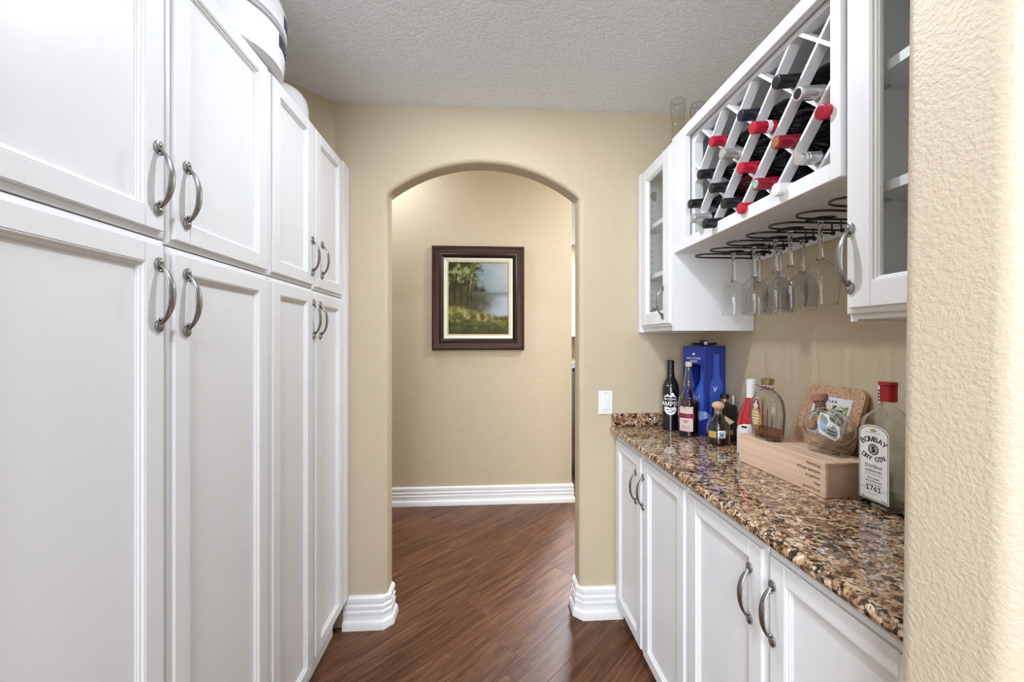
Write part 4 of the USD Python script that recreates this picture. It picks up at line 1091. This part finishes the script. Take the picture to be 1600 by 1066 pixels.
def arch_label(i):
    w = GW - 2 * i
    top = .204 - i
    pts = [(-w / 2, .018 + i)] + [(w / 2 * math.sin(q), top - .022 + (.022) * math.cos(q)) for q in np.linspace(-math.pi / 2, math.pi / 2, 21)] + [(w / 2, .018 + i)]
    return Polygon(pts)
go = np.array([gx, c[1], c[2]])
mg = frame_mat(go, ga, gbv, gn)
l0 = part(t, 'label', xf(extr(arch_label(0), .0004, .0001), mg), 'label_white', label='white arch-topped gin label')
part(l0, 'label_border', xf(extr(arch_label(.0022).difference(arch_label(.0036)), .0003, .0005), mg), 'ink_brown')


def arc_text(s, h, rad_, zc, span, flip=False):
    ms = []
    for i, ch_ in enumerate(s):
        if ch_ == ' ':
            continue
        q = (i / (len(s) - 1) - .5) * span
        m = meshkit.text_mesh(ch_, h, .0003, True); m.apply_translation([-(m.bounds[0][0] + m.bounds[1][0]) / 2, 0, 0])
        rz = -q if not flip else q
        m.apply_transform(trimesh.transformations.rotation_matrix(rz, [0, 0, 1]))
        px, pz = (rad_ * math.sin(q), zc + rad_ * math.cos(q)) if not flip else (rad_ * math.sin(q), zc - rad_ * math.cos(q))
        m.apply_translation([px, pz, .0005]); ms.append(m)
    return cat(*ms)


def gt(s, h, z, x=0.0, bold=False):
    m = meshkit.text_mesh(s, h, .0003, bold); m.apply_translation([-(m.bounds[0][0] + m.bounds[1][0]) / 2 + x, z, .0005]); return m


part(l0, 'label_print', xf(cat(arc_text('BOMBAY', .0125, .046, .117, 1.14), arc_text('DRY GIN', .0112, .055, .170, 1.06, True), gt('Distilled', .0085, .098), gt('LONDON DRY', .0048, .088, 0, True), gt('from grain', .0048, .070), gt('and botanicals', .0044, .063), gt('1761', .0115, .042, 0, True),
                                 *[extr(sbox(x0, z, x1, z + .0006), .0003, .0005) for x0, x1, z in ((-.022, .022, .0835), (-.024, .024, .0800), (-.020, .020, .0580), (-.022, .022, .0555), (-.032, -.019, .047), (.019, .032, .047), (-.014, .014, .0340), (-.018, .018, .184))], gt('1L', .004, .022, -.026), gt('47%', .004, .022, .026)), mg), 'ink_black', label='black gin lettering')
emb = part(l0, 'medallion', xf(extr(Point(0, .1440).buffer(.0135), .0003, .0005), mg), 'label_grey')
part(l0, 'medallion_ring', xf(cat(extr(Point(0, .1440).buffer(.0135).difference(Point(0, .1440).buffer(.0115)), .0003, .0008), extr(Polygon([(-.005, .136), (.006, .138), (.004, .144), (.001, .146), (.005, .150), (-.001, .153), (-.005, .149), (-.002, .143)]), .0003, .0008)), mg), 'ink_black')
part(l0, 'crown_emblem', xf(extr(Polygon([(-.007, .187), (-.008, .195), (-.0035, .191), (0, .196), (.0035, .191), (.008, .195), (.007, .187)]), .0003, .0005), mg), 'ink_gold')
ns = part(t, 'neck_strip', cat(cyl_patch(c, .0184, .258, .301, math.radians(150), math.radians(172), n=8)), 'label_white')
part(ns, 'strip_print', cat(*[cyl_patch(c, .0189, z, z + .005, math.radians(153), math.radians(169), n=5) for z in (.262, .270, .278, .286)]), 'ink_black')

# ------------------------------------------------------------------ on top of the cabinets
def vase_mesh(c, ph=0.0):
    tt = np.linspace(0, 2 * np.pi, 48, endpoint=False)
    rings = []
    prof_ = [(.0, .0215), (.003, .0225), (.04, .0225), (.09, .0235), (.115, .026), (.140, .0300), (.150, .0285), (.162, .0255), (.168, .0260)]
    zf = np.linspace(0, .168, 34)
    rf = np.interp(zf, [p[0] for p in prof_], [p[1] for p in prof_])
    for z, r in zip(zf, rf):
        k = 1 + .045 * np.sin(8 * tt + ph + z * 60) * np.cos(z * 130)
        rings.append(np.stack([c[0] + r * k * np.cos(tt), c[1] + r * k * np.sin(tt), np.full(48, c[2] + z)], -1))
    outer = rings
    inner = [np.stack([c[0] + (rr_[:, 0] - c[0]) * .88, c[1] + (rr_[:, 1] - c[1]) * .88, np.maximum(rr_[:, 2], c[2] + .008)], -1) for rr_ in rings[::-1]]
    lip = [np.stack([c[0] + (outer[-1][:, 0] - c[0]) * k, c[1] + (outer[-1][:, 1] - c[1]) * k, outer[-1][:, 2] + dz], -1) for k, dz in ((.95, .0006), (.90, -.002), (.89, -.008))]
    base = np.stack([c[0] + outer[0][:, 0] * 0 , c[1] + outer[0][:, 1] * 0, outer[0][:, 2]], -1)
    m = loft([base] + list(outer) + lip, cap=False)
    return m


for (x, y), lb in (((.775, 1.605), 'left textured clear glass vase on the far glass-door cabinet'), ((.868, 1.625), 'right textured clear glass vase on the far glass-door cabinet')):
    vc = (x, y, UTOP + .0005)
    t = thing('glass_vase', lb, 'vase', vc, group='pressed glass vases on the cabinet')
    part(t, 'glass_body', vase_mesh(vc, x * 9), 'clear_glass', smooth=True)

bc = np.array([-.792, 1.232, UTOP + .0005])
t = thing('lidded_tub', 'large round white lidded tub with navy panels on the tall cabinets', 'tub', tuple(bc))
part(t, 'tub_body', lathe([(0, 0), (.178, 0), (.186, .004), (.190, .040), (.191, .100), (.186, .104), (.184, .112), (.150, .118), (0, .118)], 72, bc), 'white_gloss', smooth=35)
ld = part(t, 'lid', lathe([(0, .118), (.182, .118), (.193, .121), (.1965, .128), (.1965, .172), (.190, .196), (.172, .222), (.13, .240), (.05, .248), (0, .249)], 72, bc), 'white_gloss', smooth=30)
part(t, 'rim_band', lathe([(.184, .104), (.1935, .106), (.1935, .117), (.184, .119)], 72, bc), 'grey_plastic', smooth=30)
part(t, 'panel', cyl_patch(bc, .1908, .060, .098, math.radians(2), math.radians(22)), 'navy_plastic', label='navy printed panel')
part(ld, 'panel', cyl_patch(bc, .1966, .128, .166, math.radians(8), math.radians(26)), 'navy_plastic', label='navy printed panel')
for i, (az_, z) in enumerate(((24, .080), (28, .074), (31, .066))):
    q = math.radians(az_)
    s_ = trimesh.creation.icosphere(2, .005); s_.apply_translation(bc + [.189 * math.cos(q), .189 * math.sin(q), z])
    part(t, 'button', s_, 'hole_dark' if i < 2 else 'red_dot', smooth=True)
bc = np.array([-.760, 1.562, UTOP + .0005])
t = thing('bowl', 'white upturned bowl on the far tall cabinet', 'bowl', tuple(bc))
part(t, 'bowl_body', lathe([(.0985, 0), (.1005, .002), (.1005, .060), (.096, .090), (.080, .112), (.050, .120), (0, .120), (0, .117), (.049, .117), (.078, .109), (.093, .088), (.0975, .059), (.0975, .001)], 48, bc), 'white_gloss', smooth=35)
part(t, 'foot_ring', lathe([(.040, .1195), (.046, .1195), (.045, .127), (.040, .127)], 40, bc, close=True), 'white_gloss', smooth=35)

# ------------------------------------------------------------------ framed painting
PX0, PX1, PZ0, PZ1 = -.429, .317, 1.258, 2.101
mp = frame_mat((PX0, YF - .001, PZ0), (1, 0, 0), (0, 0, 1), (0, -1, 0))
W, H = PX1 - PX0, PZ1 - PZ0
t = thing('framed_painting', 'landscape oil painting in a dark walnut frame on the hall wall', 'painting', ((PX0 + PX1) / 2, YF, PZ0))
part(t, 'frame', xf(ring_sweep(W, H, [(0, 0), (0, .030), (.006, .036), (.014, .038), (.024, .031), (.040, .025), (.058, .026), (.066, .032), (.072, .033), (.076, .028), (.076, 0)]), mp), 'walnut_frame', smooth=30)
part(t, 'inner_lip', xf(ring_sweep(W, H, [(.0755, 0), (.0755, .0275), (.086, .022), (.094, .016), (.094, 0)]), mp), 'frame_black')
part(t, 'liner', xf(ring_sweep(W, H, [(.0935, 0), (.0935, .017), (.108, .0165), (.122, .010), (.122, 0)]), mp), 'liner_cream', label='cream linen liner')
part(t, 'fillet', xf(ring_sweep(W, H, [(.1215, 0), (.1215, .0125), (.126, .0135), (.130, .010), (.130, 0)]), mp), 'liner_gilt')
V, F, u, v = grid_patch((.129, .129, .007), (W - .258, 0, 0), (0, H - .258, 0), 110, 130)
P3 = lambda su, sv, sd: meshkit.fbm(np.stack([u * su, v * sv, u * 0 + sd], -1), 5, int(sd))
n1, n2, n3 = P3(6, 7, 1), P3(18, 22, 2), P3(40, 14, 3)
def mixc(a, b, k): k = np.clip(k, 0, 1)[:, None]; return np.asarray(a) * (1 - k) + np.asarray(b) * k
sky_ = mixc((.32, .42, .46), (.62, .62, .60), (u - .55) * 1.6 + (v - .7) * .9 + (n1 - .5) * .9)
col = sky_
fol_far = mixc((.14, .24, .24), (.30, .42, .42), n2 * 1.2)
k_far = np.clip((.74 + .34 * (n1 - .5) + .16 * (n2 - .5) - .25 * np.maximum(u - .55, 0) - v) * 7, 0, 1) * (v > .56)
col = mixc(col, fol_far, k_far * .75)
tree = np.clip((.70 - u + (n1 - .5) * .55 - np.maximum(v - .85, 0) * .3) * 7, 0, 1)
leaf = mixc((.030, .040, .012), (.27, .29, .09), (n2 - .42) * 3.4 + (v - .75) * .9)
leaf = mixc(leaf, (.50, .47, .27), ((n2 > .66) & (v > .6)) * .55)
dark_ = mixc((.030, .028, .012), (.14, .125, .05), n2 * .8 + (n3 - .5) * .8)
leaf = mixc(dark_, leaf, (v - .60) * 7 + (n1 - .5) * 2)
col = mixc(col, leaf, np.where(v > .55, tree, 0))
water = mixc((.08, .08, .03), (.50, .56, .60), (u - .50) * 2.6 + (n1 - .5) * .7 - np.abs(v - .36) * .8)
water = mixc(water, (.16, .19, .15), np.clip((v - .50) * 10, 0, .75))
bank_l = mixc(dark_, (.10, .095, .035), n3)
water = mixc(water, bank_l, (.52 - u + (n1 - .5) * .3) * 6)
col = np.where((v <= .60)[:, None], mixc(water, col, (v - .57) * 30), col)
trunk = np.zeros(len(u))
for tx_, w_ in ((.12, .014), (.22, .010), (.335, .010), (.40, .008)):
    trunk = np.maximum(trunk, (np.abs(u - tx_ - .02 * np.sin(v * 9)) < w_) & (v > .42) & (v < .85))
col = mixc(col, (.035, .025, .012), trunk * .75)
birch = (np.abs(u - .365 - .06 * (v - .62)) < .006) & (v > .60) & (v < .78)
col = mixc(col, (.42, .36, .22), birch * .8)
edge = .41 - .17 * np.clip((u - .22) * 1.6, 0, 1) + .03 * np.clip((u - .7) * 3, 0, 1) + (n1 - .5) * .06
grass = mixc((.10, .10, .02), (.42, .38, .10), (n2 - .30) * 1.5 + (v - .22) * 2.4)
grass = mixc(grass, (.55, .50, .26), ((n2 > .60) & (v > .18)) * .5)
grass = mixc(grass, (.06, .075, .03), (n1 - .42) * 3 * np.clip((.24 - v) * 8, 0, 1))
grass = mixc(grass, (.10, .06, .03), np.clip((.06 - v) * 14, 0, .7))
col = mixc(col, grass, (edge - v) * 26)
V4 = np.c_[V, np.ones(len(V))] @ mp.T
paint_mesh(t + '/' + numbered(t, 'canvas'), V4[:, :3] - LOC[t], F, col * .72, 'oil_paint').GetPrim().SetCustomDataByKey('label', 'woodland and pond landscape canvas')

# ------------------------------------------------------------------ ceiling lamps (out of view, some added as fill) and the kitchen beyond
t = thing('ceiling_light', 'unseen semi-flush globe ceiling light over the pantry entrance', 'ceiling light', (.06, .50, CEIL))
part(t, 'canopy', lathe([(0, -.033), (.012, -.033), (.016, -.022), (.055, -.016), (.062, -.006), (.062, -.0005), (0, -.0005)], 40, (.06, .50, CEIL)), 'white_plastic', smooth=30)
for (x, y, r), lb in (((.05, 1.22, .085), 'recessed ceiling light over the middle of the pantry'), ((-.15, -1.0, .32), 'wide round fill light added in the room behind the camera'), ((-.85, 2.90, .085), 'recessed ceiling light in the hall left of the painting'), ((1.5, 2.35, .22), 'recessed fill light added in the hall right of the archway'), ((1.5, 5.2, .32), 'unseen wide round ceiling light in the kitchen')):
    zc_ = CEIL if y < 2 else HC
    t = thing('ceiling_light', lb, 'ceiling light', (x, y, zc_))
    part(t, 'trim_ring', lathe([(r * .74, -.003), (r * .98, -.004), (r, -.001), (r, .0), (r * .74, .0)], 40, (x, y, zc_ - .0005), close=True), 'white_plastic', smooth=30)
    part(t, 'lens', lathe([(0, -.002), (r * .73, -.002), (r * .73, -.0005), (0, -.0005)], 40, (x, y, zc_ - .0005)), 'lamp_lens')

t = thing('kitchen_island', 'dark wood kitchen island seen past the right edge of the hall wall', 'island', (1.5, 4.2, 0))
part(t, 'body', cbx(.86, 2.2, 3.90, 4.6, 0.0, 1.04, .004), 'dark_wood')
part(t, 'top', cbx(.83, 2.24, 3.86, 4.64, 1.04, 1.075, .006), 'dark_stone')
t = thing('kitchen_cabinets', 'white kitchen cabinets along the far kitchen wall', 'kitchen cabinets', (1.5, 6.5, 0))
part(t, 'base_unit', cbx(.6, 3.4, 6.2, 6.795, 0.0, .89, .004), 'cabinet_paint')
part(t, 'worktop', cbx(.58, 3.42, 6.17, 6.795, .89, .925, .004), 'dark_stone')
for i in range(5):
    part(t, 'wall_unit', cbx(.6 + .56 * i, 1.155 + .56 * i, 6.45, 6.795, 1.40, 2.25, .004), 'cabinet_paint')
